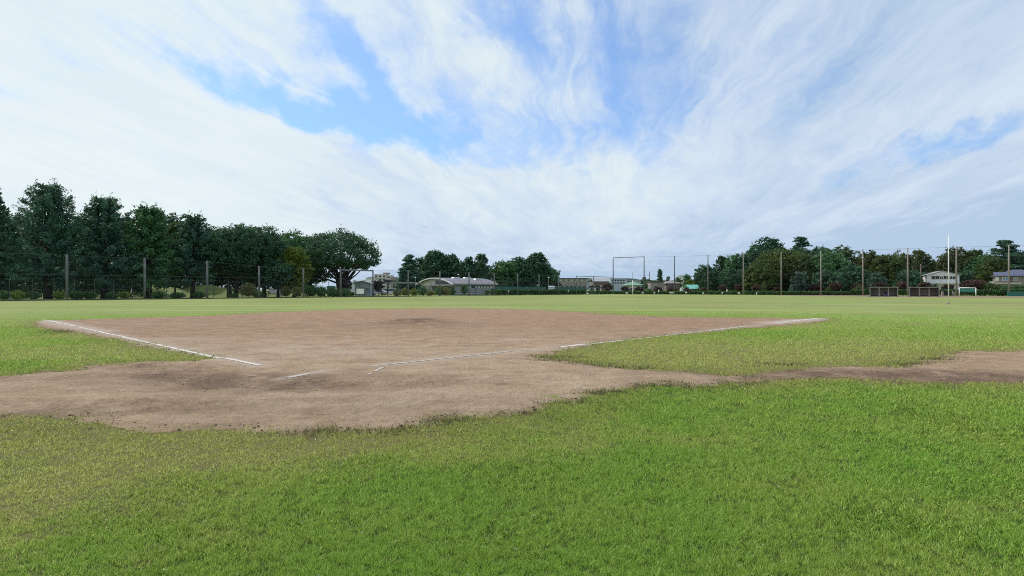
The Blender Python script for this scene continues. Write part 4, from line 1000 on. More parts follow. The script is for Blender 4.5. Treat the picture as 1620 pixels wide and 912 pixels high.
# apartment block
t, w = site(592, 633, 500., 'apartment_block', 'far stepped beige apartment block left of the cedar'); Dd = 500.
for i, (a, b_, tp) in enumerate([(592, 611, 434), (611, 618, 435.5), (618, 624, 438.5), (624, 630, 443)]):
    xa, xb = gx(a, Dd) - t.location.x, gx(b_, Dd) - t.location.x; z = gz(tp, Dd)
    MB().box(xa + .02, xb - .02, i * .3, 14, 0, z).build('wall', M['cream_wall' if i < 2 else 'mauve_wall'], t)
    if i < 2:
        for fl in range(4):
            z1 = z - 1.2 - fl * 2.9; nn = 3 if i == 0 else 1
            for j in range(nn):
                xc = xa + (xb - xa) * (j + .5) / nn; windows(t, [(xc - 1., xc + 1., z1 - 1.5, z1)], i * .3, 'glass', None)
            MB().box(xa, xb, i * .3 - 1.1, i * .3 - .01, z1 - 1.9, z1 - 1.65).build('balcony', M['white_wall'], t)
MB().box(-4, 1, 2, 8, gz(433.9, Dd), gz(431.5, Dd)).build('roof_box', M['mauve_wall'], t)
t, w = site(579, 592, 420., 'white_block', 'pale far block seen through the big spreading tree'); wall_box(t, w, 10, gz(440, 420.), 'white_wall'); roof_hip(t, w, 10, gz(440, 420.), gz(438, 420.), 'dark_roof'); windows(t, [(-2, -.5, 6, 7.5), (.5, 2, 6, 7.5), (-2, -.5, 3, 4.5), (.5, 2, 3, 4.5)], 0, 'glass', None)
# blue grey gabled shed
t, w = site(561, 585, 145., 'gabled_shed', 'blue-grey gabled shed behind the white notice board'); Dd = 145.
wall_box(t, w, 6, gz(449, Dd), 'blue_grey_wall', gz(445.3, Dd)); roof_gable(t, w, 6, gz(449, Dd), gz(445.1, Dd), 'grey_wall', 'y', .3); MB().box(-.5, .6, -.05, .02, 0, 2.1).build('door', M['grey_wall'], t); windows(t, [(1.0, 1.6, 1.2, 2.)], 0)
t, w = site(541, 556, 160., 'white_hut', 'small pale hut behind the purple tree'); wall_box(t, w, 4, gz(449, 160.), 'white_wall'); roof_gable(t, w, 4, gz(449, 160.), gz(446, 160.), 'grey_wall', 'x', .3); windows(t, [(-.8, .2, 1.2, 2.)], 0)
# notice board
D = left_D(570) - 1.2; x = gx(570, D); t = empty('notice_board', (x, D, 0), 'white notice board in a dark frame standing at the fence', 'sign')
zb, zt = gz(465.5, D), gz(457, D); hw = 6.2 / F * D
MB().box(-hw, hw, -.03, .03, zb, zt).build('board', M['white_paint'], t)
mb = MB(); mb.box(-hw - .09, hw + .09, -.05, .05, zt, zt + .09).box(-hw - .09, hw + .09, -.05, .05, zb - .09, zb); mb.build('frame', M['steel_dark'], t)
for q in (-1, 1): MB().box(q * (hw + .05) - .05, q * (hw + .05) + .05, -.06, .06, 0, zt).build('leg', M['steel_dark'], t)
# green container
D = 138.; o = MB().prism([(-.9, 0), (.9, 0), (.9, 1.15), (.75, 1.3), (-.75, 1.3), (-.9, 1.15)], -.5, .5).build('green_container', M['teal_sheet']); o.location = (gx(524, D), D, gz(461.5, D))
t_ = o; tag(o, 'green lidded container on a stand behind the bushes', 'container')
MB().box(-.8, .8, -.4, .4, -gz(461.5, D), -.005).build('stand', M['steel_dark'], o)

# court screen, booth, lamp
def screen(px0, px1, off, h, label):
    A, B = on(left_D, px0, off), on(left_D, px1, off); L = math.hypot(B[0] - A[0], B[1] - A[1]); t = empty('court_screen', (A[0], A[1], 0), label, 'fence', math.atan2(B[1] - A[1], B[0] - A[0]))
    n = int(L / 3.2)
    for i in range(n):
        MB().box(i * L / n + .05, (i + 1) * L / n - .05, 0, .04, .3, h).build('screen_panel', M['screen_green'], t)
        MB().tube([(i * L / n, .02, 0), (i * L / n, .02, h + 1.6)], .05, 6).build('post', M['steel_dark'], t)
    MB().tube([(0, .02, h + 1.6), (L, .02, h + 1.6)], .04, 6).build('rail', M['steel_dark'], t)
screen(782, 864, 8, 2.3, 'dark green windscreen of the court left of the small booth')
screen(878, 928, 8, 2.3, 'green windscreen below the wide low building')
t, w = site(868.5, 876.5, 176., 'court_booth', 'small white and blue booth between the two green screens'); wall_box(t, w, 1.4, gz(455, 176.), 'white_wall'); roof_gable(t, w, 1.4, gz(455, 176.), gz(453.3, 176.), 'blue_grey_wall', 'x', .15); MB().box(-.4, .2, -.05, .01, .1, 1.7).build('door', M['glass_blue'], t)
def lamp(px, top, D, label, k=1.):
    h = gz(top, D); t = empty('street_lamp', (gx(px, D), D, 0), label, 'street lamp', 0, 'slim park lamps')
    MB().tube([(0, 0, 0), (0, 0, h - .3)], [.08, .05], 8).build('pole', M['steel_grey'], t, True)
    MB().tube([(0, 0, h - .32), (0, 0, h - .22), (0, 0, h - .05), (0, 0, h)], [.10, .28 * k, .22 * k, .05], 10).build('lamp_head', M['pane_white'], t, True)
lamp(868, 438.5, 178., 'slim lamp standing before the court trees'); lamp(725, 434, 186., 'lamp rising over the hall roof before dark trees', 1.2); lamp(657, 438.5, 160., 'lamp left of the tip of the arched roof'); lamp(851.5, 451, 172., 'low lamp behind the middle of the court screen')
# wide low building cluster (px 884-960)
t, w = site(884, 929, 262., 'school_building', 'wide low beige building with brown base behind the green screen'); Dd = 262.
wall_box(t, w, 14, gz(441.5, Dd), 'cream_wall'); MB().box(-w / 2 - .05, w / 2 + .05, -.08, -.005, 0, gz(445.5, Dd)).build('base_cladding', M['mauve_wall'], t)
MB().box(-w / 2 - .3, w / 2 + .3, -.5, 14.3, gz(441.4, Dd), gz(440.3, Dd)).build('roof', M['dark_roof'], t)
windows(t, [(-w / 2 + 1.5 + i * 2.3, -w / 2 + 2.9 + i * 2.3, gz(444.3, Dd), gz(442.7, Dd)) for i in range(5)], -.0, 'glass', None)
windows(t, [(-w / 2 + 1.2 + i * 1.9, -w / 2 + 2.2 + i * 1.9, 1.2, 3.0) for i in range(6)], -.085, 'glass', None)
t, w = site(913, 944, 300., 'white_flat_block', 'pale flat roofed block above the dark roofed hut'); Dd = 300.
wall_box(t, w, 12, gz(441.5, Dd), 'blue_grey_wall'); MB().box(-w / 2 - .2, w / 2 + .2, -.2, 12.2, gz(441.4, Dd), gz(440.2, Dd)).build('roof', M['grey_wall'], t); windows(t, [(-4 + i * 2.2, -2.6 + i * 2.2, gz(446.5, Dd), gz(444, Dd)) for i in range(5)], 0, 'glass', None)
t, w = site(939, 964, 280., 'grey_hall', 'grey roofed hall behind the dark roofed hut'); Dd = 280.
wall_box(t, w, 12, gz(446, Dd), 'brown_wall'); roof_gable(t, w, 12, gz(445.5, Dd), gz(440, Dd), 'grey_wall', 'x', .4); windows(t, [(-3 + i * 2.2, -1.9 + i * 2.2, 1.6, 3.4) for i in range(4)], 0, 'pane_white', None)
t, w = site(931, 951, 214., 'dark_roofed_hut', 'white hut with a dark gable roof left of the tall gate frame'); Dd = 214.
wall_box(t, w, 6, gz(456, Dd), 'white_wall', gz(450.7, Dd)); roof_gable(t, w, 6, gz(456, Dd), gz(450.2, Dd), 'dark_roof', 'y', .5, .3); MB().box(-w / 2 + .3, w / 2 - .3, -.1, -.005, gz(455.6, Dd), gz(452.6, Dd)).build('gable_board', M['dark_roof'], t); windows(t, [(-1.6, -.3, .9, 2.), (.4, 1.8, .3, 2.1)], 0, 'glass')
# far grey blue buildings
t, w = site(966, 992, 520., 'far_office', 'long blue-grey far building behind the tall gate frame'); Dd = 520.
wall_box(t, w, 15, gz(441.8, Dd), 'blue_grey_wall'); MB().box(-w / 2, w / 2, -.3, 15, gz(441.7, Dd), gz(440.8, Dd)).build('roof', M['dark_roof'], t)
windows(t, [(-w / 2 + 1 + i * 2.4, -w / 2 + 2.6 + i * 2.4, gz(445, Dd), gz(443, Dd)) for i in range(5)], 0, 'glass', None); windows(t, [(-w / 2 + 1 + i * 2.4, -w / 2 + 2.6 + i * 2.4, gz(449, Dd), gz(447, Dd)) for i in range(5)], 0, 'glass', None)
t, w = site(990, 1006, 560., 'far_office', 'lower dark far building right of the long blue-grey one'); wall_box(t, w, 12, gz(443.6, 560.), 'grey_wall'); MB().box(-w / 2 - .2, w / 2 + .2, -.3, 12, gz(443.5, 560.), gz(442.6, 560.)).build('roof', M['dark_roof'], t); windows(t, [(-3 + i * 2.4, -1.6 + i * 2.4, gz(447, 560.), gz(445, 560.)) for i in range(3)], 0, 'glass', None)
# houses
t, w = site(991, 1017, 224., 'green_roofed_house', 'pale house with a green hipped roof behind red trees'); Dd = 224.
wall_box(t, w - .8, 6, gz(451.5, Dd), 'mint_wall'); roof_hip(t, w - .6, 6, gz(451.4, Dd), gz(445.4, Dd), 'green_roof', .7); windows(t, [(-2.0, -1.0, .8, 2.2), (.9, 1.8, 1.6, 2.9), (-.4, .4, .1, 2.1)], 0)
t, w = site(1029.5, 1050, 222., 'mauve_house', 'two storey mauve house with a flat dark roof under the cypress'); Dd = 222.
wall_box(t, w, 8, gz(446.4, Dd), 'mauve_wall'); MB().box(-w / 2 - .4, w / 2 + .4, -.5, 8.4, gz(446.3, Dd), gz(445.2, Dd)).build('roof', M['dark_roof'], t); windows(t, [(-1.3, -.2, gz(450.3, Dd), gz(448.6, Dd)), (1.2, 2., gz(451, Dd), gz(448.5, Dd)), (-1.8, -.8, .6, 1.8), (.6, 1.8, .3, 2.0)], 0)
t, w = site(1050, 1076, 232., 'brown_house', 'two storey brown house with a mauve hipped roof right of the mauve house'); Dd = 232.
wall_box(t, w * .8, 8, gz(448.6, Dd), 'brown_wall', x_off=.5); roof_hip(t, w * .8, 8, gz(448.5, Dd), gz(443.8, Dd), 'mauve_roof', .7, .5); windows(t, [(1.2, 2.2, 3.0, 4.2), (-2.4, -1.4, 2.8, 4.2), (-.6, .4, 3.0, 4.1), (1.0, 2.2, .4, 1.9), (-1.6, -.6, .2, 2.)], 0)
MB().box(-w / 2, w / 2 - .4, -1.2, -.01, 2.0, 2.2).build('porch_roof', M['mauve_roof'], t)
t, w = site(1076.5, 1082, 300., 'white_tower', 'narrow white tower block between two trees'); wall_box(t, w, 4, gz(437.5, 300.), 'white_wall'); MB().box(-w / 2 - .15, w / 2 + .15, -.15, 4.1, gz(437.4, 300.), gz(436.2, 300.)).build('roof', M['concrete_pale'], t); windows(t, [(-.4, .4, 5.4, 6.4), (-.4, .4, 3, 4)], 0, 'glass', None)
D = 800.; t = empty('striped_chimney', (gx(1027.6, D), D, 0), 'far slim chimney with a purple top right of the tall gate frame', 'chimney')
hh = gz(430, D); MB().tube([(0, 0, 0), (0, 0, hh * .55)], [.75, .6], 10).build('shaft', M['white_paint'], t, True); MB().tube([(0, 0, hh * .55), (0, 0, hh * .8)], [.6, .52], 10).build('shaft_band', M['steel_grey'], t, True); MB().tube([(0, 0, hh * .8), (0, 0, hh)], [.52, .45], 10).build('top_band', M['purple_paint'], t, True)
t, w = site(1089, 1113, 206., 'teal_shed', 'low shed with a bright teal sloping roof'); Dd = 206.
wall_box(t, w * .8, 5, gz(457.5, Dd), 'grey_wall'); roof_gable(t, w * .8, 5, gz(456.5, Dd), gz(451.3, Dd), 'teal_sheet', 'x', .6); MB().box(-1.2, .2, -.05, .01, 0, 1.5).build('door', M['steel_grey'], t)
D = 192.; x0, x1 = gx(1147, D), gx(1163.5, D); t = empty('pavilion', (x0, D, 0), 'open park pavilion with a flat roof between red trees', 'shelter'); h = gz(451.5, D); w = x1 - x0
MB().box(-.2, w + .2, 0, 2.6, h - .28, h).build('roof', M['blue_grey_wall'], t)
for i in range(4): MB().box(i * (w - .15) / 3, i * (w - .15) / 3 + .15, .1, .25, 0, h - .28).build('post', M['steel_grey'], t)
MB().box(.4, w - .4, 1.4, 1.8, .4, .5).build('bench', M['wood_bench'], t)
# white gabled house
t, w = site(1466, 1517.5, 186., 'white_gabled_house', 'white gabled house with dark wide windows above the second shelter', R(-24)); Dd = 186.
wall_box(t, w, 9, gz(435.5, Dd), 'white_wall', gz(429.2, Dd)); roof_gable(t, w, 9, gz(435.5, Dd), gz(429.2, Dd), 'grey_wall', 'y', .35, .14)
zz0, zz1 = gz(442, Dd), gz(437.2, Dd)
windows(t, [(-w / 2 + 1.2, -w / 2 + 3.3, zz0, zz1 + .1), (-w / 2 + 2.35 + 1.05, -w / 2 + 4.3, zz0, zz1 - .1), (.1, 1.6, zz0, zz1 + .1), (1.7, 3.2, zz0, zz1 - .1), (-3, -1.8, .8, 2.2), (.5, 1.8, .8, 2.2)], 0, 'glass', 'white_paint')
MB().box(-w / 2, w / 2, -1.3, -.01, gz(449, Dd), gz(448, Dd)).build('balcony', M['white_wall'], t)
MB().tube([(-w / 2 - .2, -.2, 0), (-w / 2 - .2, -.2, gz(440, Dd))], .06, 6).build('drain_pipe', M['steel_grey'], t)
# beige house with blue roof
t, w = site(1573, 1652, 168., 'beige_house', 'beige two storey house with a blue tiled roof at the right edge', R(-30)); Dd = 168.
wall_box(t, w - 1.2, 8, gz(436.5, Dd), 'brick_wall', x_off=.2); roof_hip(t, w - 1.2, 8, gz(436.4, Dd), gz(426.2, Dd), 'blue_roof', .6, .2)
lw = 3.2; mb = MB(); mb.box(-w / 2 - .0, -w / 2 + lw, -1.4, -.01, 0, gz(437, Dd)); mb.build('bay_wall', M['brick_wall'], t)
mb = MB(); za, zb2 = gz(436.6, Dd), gz(430.3, Dd)
mb.add([(-w / 2 - .5, -1.9, za), (-w / 2 + lw + 1.0, -1.9, za), (-w / 2 + lw + 1.0, 1.5, zb2), (-w / 2 - .1, 1.5, zb2), (-w / 2 - .5, -1.9, za - .15), (-w / 2 + lw + 1.0, -1.9, za - .15), (-w / 2 + lw + 1.0, 1.5, zb2 - .15), (-w / 2 - .1, 1.5, zb2 - .15)], [(0, 1, 2, 3), (4, 7, 6, 5), (0, 4, 5, 1), (1, 5, 6, 2), (2, 6, 7, 3), (3, 7, 4, 0)]); mb.build('bay_roof', M['blue_roof'], t)
windows(t, [(-w / 2 + .15, -w / 2 + .6, gz(444, Dd), gz(439, Dd))], -1.4, 'pane_white'); windows(t, [(-w / 2 + 1.5, -w / 2 + 2.8, gz(444.2, Dd), gz(439.5, Dd))], -1.4, 'glass_blue'); windows(t, [(-w / 2 + 4.2, -w / 2 + 5., gz(444.5, Dd), gz(439.5, Dd)), (1.5, 3.0, gz(444, Dd), gz(439.5, Dd))], 0, 'glass_blue')
MB().box(-w / 2 - .3, -w / 2 + 5.5, -2.2, -1.41, gz(449.8, Dd), gz(447.5, Dd)).build('balcony', M['cream_wall'], t)
MB().box(-w / 2 - 1.3, -w / 2 - .5, -1.5, -.7, 0, gz(445.5, Dd)).build('porch_pillar', M['pane_white'], t)
# utility poles
for px, top, D, lb in ((1456.5, 418, 190., 'brown utility pole among the trees left of the white house'), (1443.5, 421, 200., 'thinner utility pole left of the brown one')):
    t = empty('utility_pole', (gx(px, D), D - 14, 0), lb, 'pole', 0, 'utility poles in the right wood'); h = gz(top, D - 14); t.location.x = gx(px, D - 14)
    MB().tube([(0, 0, 0), (0, 0, h)], [.19, .14], 8).build('pole', plain('pole_wood', (.16, .12, .10), .8, .2, 3.), t, True)
    MB().box(-.5, .5, -.06, .06, h - .7, h - .58).build('crossarm', M['steel_grey'], t)

# small pale plates along the hedge
plates = [(991.5, 463.3, 3.0), (1017, 463.2, 3.2), (1035.3, 463.2, 2.2), (1042, 460, 1.9), (1061, 462.9, 4.0), (1064.5, 463, 2.2), (1085.5, 462.8, 3.2), (1112.5, 463.4, 2.2), (1142.8, 463.4, 2.2), (1150, 459.5, 2.0), (1169, 463.8, 3.6), (1197, 464.2, 1.8), (804.5, 460.6, 1.5), (899, 460.4, 2.0)]
wh = ['left of the green roofed house', 'at the right pole of the tall gate frame', 'left below the mauve house', 'high on the hedge below the mauve house', 'wide one below the brown house', 'right of the wide one below the brown house', 'at the left of the teal shed', 'at the right of the teal shed', 'left of the pavilion', 'high one inside the pavilion', 'right of the pavilion', 'small last one right of the pavilion', 'upright one on the hedge near the hall', 'upright one before the right court screen']
for (px, py, w), lb in zip(plates, wh):
    fn = left_D if px < 960 else right_D; D = fn(px) + (.9 if px > 960 else 2.0); k = D / F
    t = empty('hedge_sign', (gx(px, D), D, 0), 'small white plate ' + lb, 'sign', 0, 'small white plates along the hedges')
    z = gz(py, D); MB().box(-w * k / 2, w * k / 2, -.02, .02, z - 1.2 * k * (1.2 if w > 2 else 1.8), z + .9 * k * (1 if w > 2 else 1.6)).build('plate', M['white_paint'], t)
    MB().box(-.03, .03, .021, .06, 0, z).build('stake', M['steel_grey'], t)

# ------------------------------------------------------------------ vehicles
def car(px, base, D, rz, mat, label, van=False):
    t = empty('parked_car', (gx(px, D), D, 0), label, 'car', rz, 'vehicles parked beyond the fences')
    L, W, H = (4.4, 1.7, 1.5) if not van else (4.2, 1.7, 1.95)
    if not van: P = [(-L/2, .28), (L/2, .28), (L/2 + .02, .62), (L/2 - .15, .82), (L/2 - 1.05, .92), (L/2 - 1.75, H - .06), (-L/2 + 1.2, H), (-L/2 + .35, .98), (-L/2, .9)]
    else: P = [(-L/2, .28), (L/2, .28), (L/2, .75), (L/2 - .3, 1.05), (L/2 - .75, H - .08), (L/2 - 1.1, H), (-L/2 + .1, H), (-L/2, H - .1)]
    b_ = MB().prism(P, -W / 2, W / 2).build('body', M[mat], t)
    bv = b_.modifiers.new('bevel', 'BEVEL'); bv.width = .05; bv.segments = 2
    if not van: G = [(L/2 - 1.2, .93), (L/2 - 1.8, H - .12), (-L/2 + 1.25, H - .08), (-L/2 + .6, .97)]
    else: G = [(L/2 - .45, 1.05), (L/2 - .85, H - .18), (-L/2 + .25, H - .18), (-L/2 + .25, 1.05)]
    MB().prism(G, -W / 2 - .012, W / 2 + .012).build('window', M['glass'], t)
    for sx in (-1, 1):
        for sy in (-1, 1):
            w_ = MB().tube([(sx * (L / 2 - .8), sy * (W / 2 - .18), .31), (sx * (L / 2 - .8), sy * (W / 2 + .02), .31)], .31, 14).build('wheel', M['rubber'], t, False)
            MB().tube([(sx * (L / 2 - .8), sy * (W / 2 + .021), .31), (sx * (L / 2 - .8), sy * (W / 2 + .03), .31)], .18, 12).build('rim', M['steel_grey'], w_)
    for sy in (-1, 1): MB().box(L / 2 - .08, L / 2 + .03, sy * .62 - .16, sy * .62 + .16, .63, .76).build('headlight', M['pane_white'], t)
    for sy in (-1, 1): MB().box(-L / 2 - .02, -L / 2 + .05, sy * .68 - .1, sy * .68 + .1, .7, .86).build('tail_light', M['red'], t)
car(436, 0, 134., R(95), 'car_white', 'white car glimpsed between two trunks of the left row', True)
car(583, 0, 150., R(10), 'car_white', 'white car right of the notice board')
car(599, 0, 156., R(170), 'car_silver', 'silver car behind the gate frame poles')
car(617, 0, 162., R(5), 'car_white', 'white van under the left end of the covered walk', True)
car(626, 0, 170., R(8), 'car_white', 'white car under the middle of the covered walk')
car(1603, 0, 150., R(100), 'car_white', 'white car behind the left end of the green barrier')
car(1616, 0, 150., R(80), 'car_silver', 'silver van behind the green barrier at the right edge', True)
car(1558, 0, 160., R(20), 'car_white', 'white car half hidden by bushes right of the goal')

# ------------------------------------------------------------------ people
def skin_mesh(name, verts, edges, radii, mat, parent, sub=2):
    me = bpy.data.meshes.new(name); me.from_pydata(verts, edges, []); me.update()
    o = link(name, me, mat, parent)
    md = o.modifiers.new('skin', 'SKIN'); md.use_smooth_shade = True
    sk = me.skin_vertices[0] if len(me.skin_vertices) else None
    for i, r in enumerate(radii):
        sk.data[i].radius = (r if isinstance(r, tuple) else (r, r)); sk.data[i].use_root = (i == 0)
    ss = o.modifiers.new('sub', 'SUBSURF'); ss.levels = sub; ss.render_levels = sub
    return o
def person(x, y, z, rz, label, J, shirt, trousers, sc_=1.):
    """J joint positions, see keys; body one skinned surface, clothes follow as children"""
    t = empty('person', (x, y, z), label, 'person', rz); t.scale = (sc_,) * 3
    k = ['pelvis', 'belly', 'chest', 'neck', 'chin', 'head', 'crown', 'shL', 'elL', 'wrL', 'haL', 'shR', 'elR', 'wrR', 'haR', 'hiL', 'knL', 'anL', 'toL', 'hiR', 'knR', 'anR', 'toR']
    E = [(0, 1), (1, 2), (2, 3), (3, 4), (4, 5), (5, 6), (2, 7), (7, 8), (8, 9), (9, 10), (2, 11), (11, 12), (12, 13), (13, 14), (0, 15), (15, 16), (16, 17), (17, 18), (0, 19), (19, 20), (20, 21), (21, 22)]
    rad = [(.13, .10), (.12, .09), (.14, .10), .05, .06, (.085, .10), .05, .05, .038, .026, .03, .05, .038, .026, .03, .085, .055, .038, .035, .085, .055, .038, .035]
    body = skin_mesh('body', [J[q] for q in k], E, rad, M['skin'], t)
    def sub(names, edges, radii, mat, nm): return skin_mesh(nm, [J[q] for q in names], edges, radii, mat, t)
    sub(['belly', 'chest', 'shL', 'elL', 'shR', 'elR', 'pelvis'], [(0, 1), (1, 2), (2, 3), (1, 4), (4, 5), (0, 6)], [(.15, .115), (.165, .12), .075, .055, .075, .055, (.15, .12)], M[shirt], 'shirt')
    sub(['pelvis', 'hiL', 'knL', 'anL', 'hiR', 'knR', 'anR'], [(0, 1), (1, 2), (2, 3), (0, 4), (4, 5), (5, 6)], [(.15, .12), .10, .07, .055, .10, .07, .055], M[trousers], 'trousers')
    h = Vector(J['crown']); c = Vector(J['head'])
    skin_mesh('hair', [tuple(c + (h - c) * .5 + Vector((0, .03, 0))), tuple(h + Vector((0, .01, .015)))], [(0, 1)], [(.095, .105), (.06, .07)], M['hair'], t)
    return t
stand = dict(pelvis=(0, 0, .93), belly=(0, 0, 1.08), chest=(0, .01, 1.32), neck=(0, 0, 1.47), chin=(0, -.01, 1.54), head=(0, -.01, 1.62), crown=(0, 0, 1.70),
  shL=(.18, .01, 1.40), elL=(.24, .06, 1.13), wrL=(.22, -.08, .92), haL=(.21, -.12, .84), shR=(-.18, .01, 1.40), elR=(-.24, -.02, 1.13), wrR=(-.22, -.20, 1.02), haR=(-.20, -.28, 1.02),
  hiL=(.09, 0, .88), knL=(.10, -.14, .50), anL=(.10, -.08, .09), toL=(.10, -.24, .04), hiR=(-.09, 0, .88), knR=(-.10, .04, .48), anR=(-.10, .22, .10), toR=(-.10, .12, .04))
sit = dict(pelvis=(0, 0, .56), belly=(0, -.02, .70), chest=(0, -.06, .93), neck=(0, -.10, 1.08), chin=(0, -.14, 1.14), head=(0, -.15, 1.22), crown=(0, -.14, 1.30),
  shL=(.18, -.06, 1.00), elL=(.24, -.16, .76), wrL=(.14, -.36, .66), haL=(.10, -.42, .62), shR=(-.18, -.06, 1.00), elR=(-.24, -.16, .76), wrR=(-.14, -.36, .66), haR=(-.10, -.42, .62),
  hiL=(.10, -.04, .55), knL=(.14, -.44, .52), anL=(.14, -.42, .10), toL=(.14, -.58, .04), hiR=(-.10, -.04, .55), knR=(-.14, -.44, .52), anR=(-.14, -.42, .10), toR=(-.14, -.58, .04))
D = left_D(208) + 4.; person(gx(208, D), D, 0, R(-60), 'person in a white shirt and black trousers walking behind the left fence', stand, 'cloth_white', 'cloth_black')
xs, Ds = gp(1398, 470.0); person(gx(1400.5, Ds + .45), Ds + .45, 0, R(-28), 'person in a black top and blue trousers seated in the left shelter', sit, 'cloth_black', 'cloth_blue')

# ------------------------------------------------------------------ camera, sun, sky
cam = bpy.data.cameras.new('camera'); co = bpy.data.objects.new('camera', cam); col.objects.link(co)
cam.sensor_width = 36; cam.sensor_fit = 'HORIZONTAL'; cam.lens = F / 1620 * 36; co.location = (0, 0, CAMZ); co.rotation_euler = (R(90), 0, 0)
cam.shift_y = (HZ - 456) / 1620; cam.clip_end = 9000; cam.clip_start = .05; sc.camera = co
SUN_AZ, SUN_EL = -58., 46.     # azimuth left of the view direction
sd_ = Vector((math.sin(R(SUN_AZ)) * math.cos(R(SUN_EL)), math.cos(R(SUN_AZ)) * math.cos(R(SUN_EL)), math.sin(R(SUN_EL))))
sl = bpy.data.lights.new('sun', 'SUN'); sl.energy = 3.2; sl.angle = R(1.0); sl.color = (1., .95, .86)
so = bpy.data.objects.new('sun', sl); col.objects.link(so); so.rotation_euler = (-sd_).to_track_quat('-Z', 'Y').to_euler(); so.location = (0, 0, 60)

w = bpy.data.worlds.new('World'); sc.world = w; w.use_nodes = True; nt = w.node_tree; bg = nt.nodes['Background']
sky = N(nt, 'ShaderNodeTexSky'); sky.sky_type = 'NISHITA'; sky.sun_disc = False; sky.sun_elevation = R(SUN_EL); sky.sun_rotation = R(SUN_AZ) ; sky.altitude = 50; sky.air_density = 1.; sky.dust_density = .6; sky.ozone_density = 1.5
tc = N(nt, 'ShaderNodeTexCoord').outputs['Generated']
nv = N(nt, 'ShaderNodeVectorMath', operation='NORMALIZE'); nt.links.new(tc, nv.inputs[0])
sp = N(nt, 'ShaderNodeSeparateXYZ'); nt.links.new(nv.outputs[0], sp.inputs[0]); X_, Y_, Z_ = sp.outputs
az = math_(nt, 'ARCTAN2', X_, Y_); el = math_(nt, 'ARCSINE', Z_)
zc = math_(nt, 'ADD', math_(nt, 'MAXIMUM', Z_, 0.), .10)
cb = N(nt, 'ShaderNodeCombineXYZ'); nt.links.new(math_(nt, 'DIVIDE', X_, zc), cb.inputs[0]); nt.links.new(math_(nt, 'DIVIDE', Y_, zc), cb.inputs[1]); P = cb.outputs[0]
# cloud plane noises
def mapv(v, scale, rot=0., loc=(0, 0, 0)):
    n = N(nt, 'ShaderNodeMapping'); n.inputs['Scale'].default_value = scale; n.inputs['Rotation'].default_value = (0, 0, rot); n.inputs['Location'].default_value = loc
    nt.links.new(v, n.inputs[0]); return n.outputs[0]
PR = mapv(P, (1, 1, 1), R(9))          # wind direction now along y
def warp(v, scale, amp):
    c_ = noise(nt, mapv(v, (scale, scale * .5, 1)), 1., 4, .55, 'Color')
    a_ = N(nt, 'ShaderNodeVectorMath', operation='MULTIPLY_ADD'); nt.links.new(c_, a_.inputs[0]); a_.inputs[1].default_value = (amp, amp, 0); nt.links.new(v, a_.inputs[2]); return a_.outputs[0]
PW = warp(PR, .8, .9)
PW2 = warp(PW, 3., .25)
nA = noise(nt, mapv(PW, (1.5, .42, 1)), 1.5, 10, .62)          # long wisps along the wind
nB = noise(nt, mapv(PW, (.9, .5, 1), 0, (4, 2, 0)), .8, 6, .55)   # soft masses
nC = noise(nt, mapv(PW2, (4.2, .62, 1), 0, (1, 7, 0)), 1.8, 10, .7)  # fine fibres
nD = noise(nt, mapv(PW2, (1.8, 1.5, 1), 0, (9, 3, 0)), 2.2, 10, .68)  # curdled tufts
# gaps of blue, given as directions
cb2 = N(nt, 'ShaderNodeCombineXYZ'); nt.links.new(az, cb2.inputs[0]); nt.links.new(el, cb2.inputs[1])
wv2 = noise(nt, mapv(cb2.outputs[0], (1, 1, 1)), 7., 6, .6, 'Color')
w2 = N(nt, 'ShaderNodeVectorMath', operation='MULTIPLY_ADD'); nt.links.new(wv2, w2.inputs[0]); w2.inputs[1].default_value = (.22, .22, 0); nt.links.new(cb2.outputs[0], w2.inputs[2])
w3 = N(nt, 'ShaderNodeVectorMath', operation='SUBTRACT'); nt.links.new(w2.outputs[0], w3.inputs[0]); w3.inputs[1].default_value = (.11, .11, 0); AE = w3.outputs[0]
def gap(px, py, sx, sy, ang, amp):
    dx = px - 810; a0 = math.atan(dx / F); e0 = math.atan((HZ - py) / math.hypot(F, dx)); kk = math.cos(a0) / F * 1.1
    n = N(nt, 'ShaderNodeMapping', vector_type='TEXTURE'); n.inputs['Location'].default_value = (a0, e0, 0); n.inputs['Rotation'].default_value = (0, 0, R(-ang)); n.inputs['Scale'].default_value = (sx * kk, sy * kk, 1)
    nt.links.new(AE, n.inputs[0]); l = N(nt, 'ShaderNodeVectorMath', operation='LENGTH'); nt.links.new(n.outputs[0], l.inputs[0])
    g = math_(nt, 'EXPONENT', math_(nt, 'MULTIPLY', math_(nt, 'POWER', l.outputs['Value'], 2.), -1.))
    return math_(nt, 'MULTIPLY', g, amp)
gaps = [(540, 50, 130, 34, 50, 1.0), (620, 160, 90, 40, 40, .6), (470, 160, 140, 36, 14, .9), (560, 200, 90, 26, 15, .6), (800, 15, 100, 42, 30, 1.05), (975, 90, 150, 42, 82, .8), (720, 210, 120, 45, 5, .55), (1060, 110, 100, 45, 85, .6), (1500, 215, 130, 26, -20, .85), (300, 90, 70, 20, 20, .5), (5, 110, 40, 22, 20, .4),
        (900, 215, 110, 40, 0, .45), (640, 50, 90, 30, 45, .45), (1180, 130, 110, 80, 60, .28), (1290, 60, 120, 80, 60, .2), (850, 120, 50, 90, 20, .35), (420, 110, 80, 30, 25, .35)]
gs = None
for g_ in gaps:
    q = gap(*g_); gs = q if gs is None else math_(nt, 'ADD', gs, q)
cov = math_(nt, 'SUBTRACT', 1.06, math_(nt, 'MULTIPLY', gs, .92))
cov = math_(nt, 'ADD', cov, math_(nt, 'MULTIPLY', math_(nt, 'SUBTRACT', nA, .5), .8))
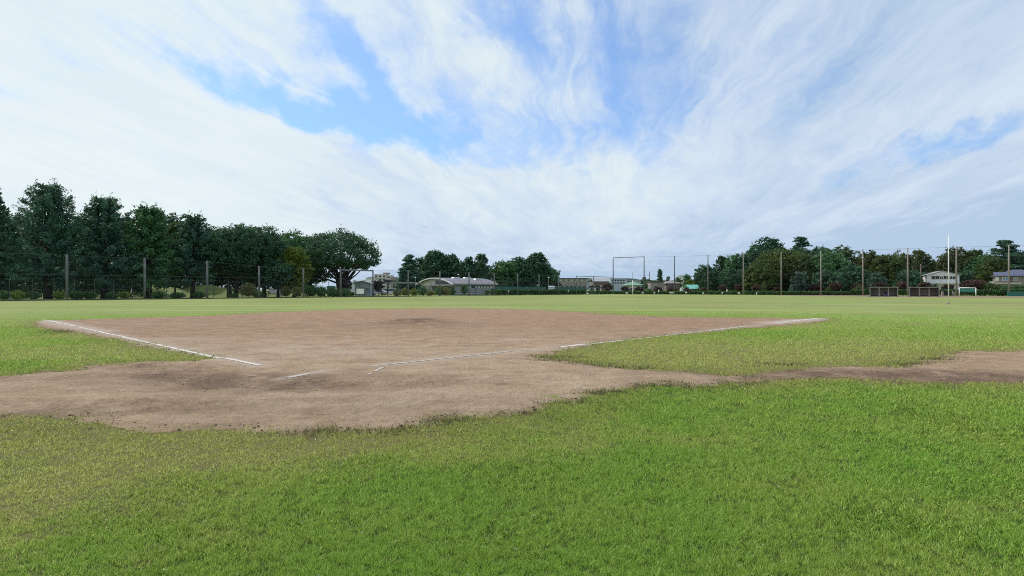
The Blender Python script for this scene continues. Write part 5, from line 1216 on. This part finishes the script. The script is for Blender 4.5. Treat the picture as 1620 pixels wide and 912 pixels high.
cov = math_(nt, 'ADD', cov, math_(nt, 'MULTIPLY', math_(nt, 'SUBTRACT', nC, .5), 1.35))
cov = math_(nt, 'ADD', cov, math_(nt, 'MULTIPLY', math_(nt, 'SUBTRACT', nD, .5), .7))
lowf = mp(nt, el, .02, .30, .35, 0.)
cov = math_(nt, 'ADD', cov, lowf)
cov = mp(nt, cov, -.02, 1.12)
ss = N(nt, 'ShaderNodeMapRange'); ss.interpolation_type = 'SMOOTHSTEP'; nt.links.new(cov, ss.inputs[0]); cov = ss.outputs[0]; cov = mp(nt, cov, 0, 1, .26, 1.)
# cloud tone: whiter towards the sun (left), greyer to the right and near the horizon
left = mp(nt, az, -.75, .55, 1., 0.)
br = math_(nt, 'ADD', math_(nt, 'MULTIPLY_ADD', left, .66, .20), math_(nt, 'MULTIPLY', math_(nt, 'SUBTRACT', nB, .5), 1.1))
br = math_(nt, 'ADD', br, math_(nt, 'MULTIPLY', math_(nt, 'SUBTRACT', nA, .5), .6))
br = math_(nt, 'ADD', br, math_(nt, 'MULTIPLY', math_(nt, 'SUBTRACT', nC, .5), .75))
mid = mp(nt, el, .01, .11, -.50, 0.)
br = math_(nt, 'ADD', br, mid)
ccol = ramp(nt, br, [(0., (4.7, 6.1, 7.9)), (.3, (6.2, 7.3, 8.8)), (.6, (7.5, 8.5, 9.1)), (1.05 - .05, (8.4, 9.3, 9.5))])
skyc = mixc(nt, 1., sky.outputs[0], (.78, 1.29, 1.80), 'MULTIPLY')
nt.links.new(mixc(nt, cov, skyc, ccol), bg.inputs[0]); bg.inputs[1].default_value = .1

vs = sc.view_settings; vs.view_transform = 'Standard'; vs.look = 'None'; vs.gamma = 1; vs.exposure = 0.; vs.use_curve_mapping = False
cy = sc.cycles; cy.use_denoising = False; cy.max_bounces = 5; cy.diffuse_bounces = 2; cy.glossy_bounces = 2; cy.transmission_bounces = 3; cy.transparent_max_bounces = 12
cy.sample_clamp_indirect = 4; cy.use_adaptive_sampling = True; cy.adaptive_threshold = .01
sc.render.film_transparent = False
cy.pixel_filter_type = 'BLACKMAN_HARRIS'; cy.filter_width = 1.0
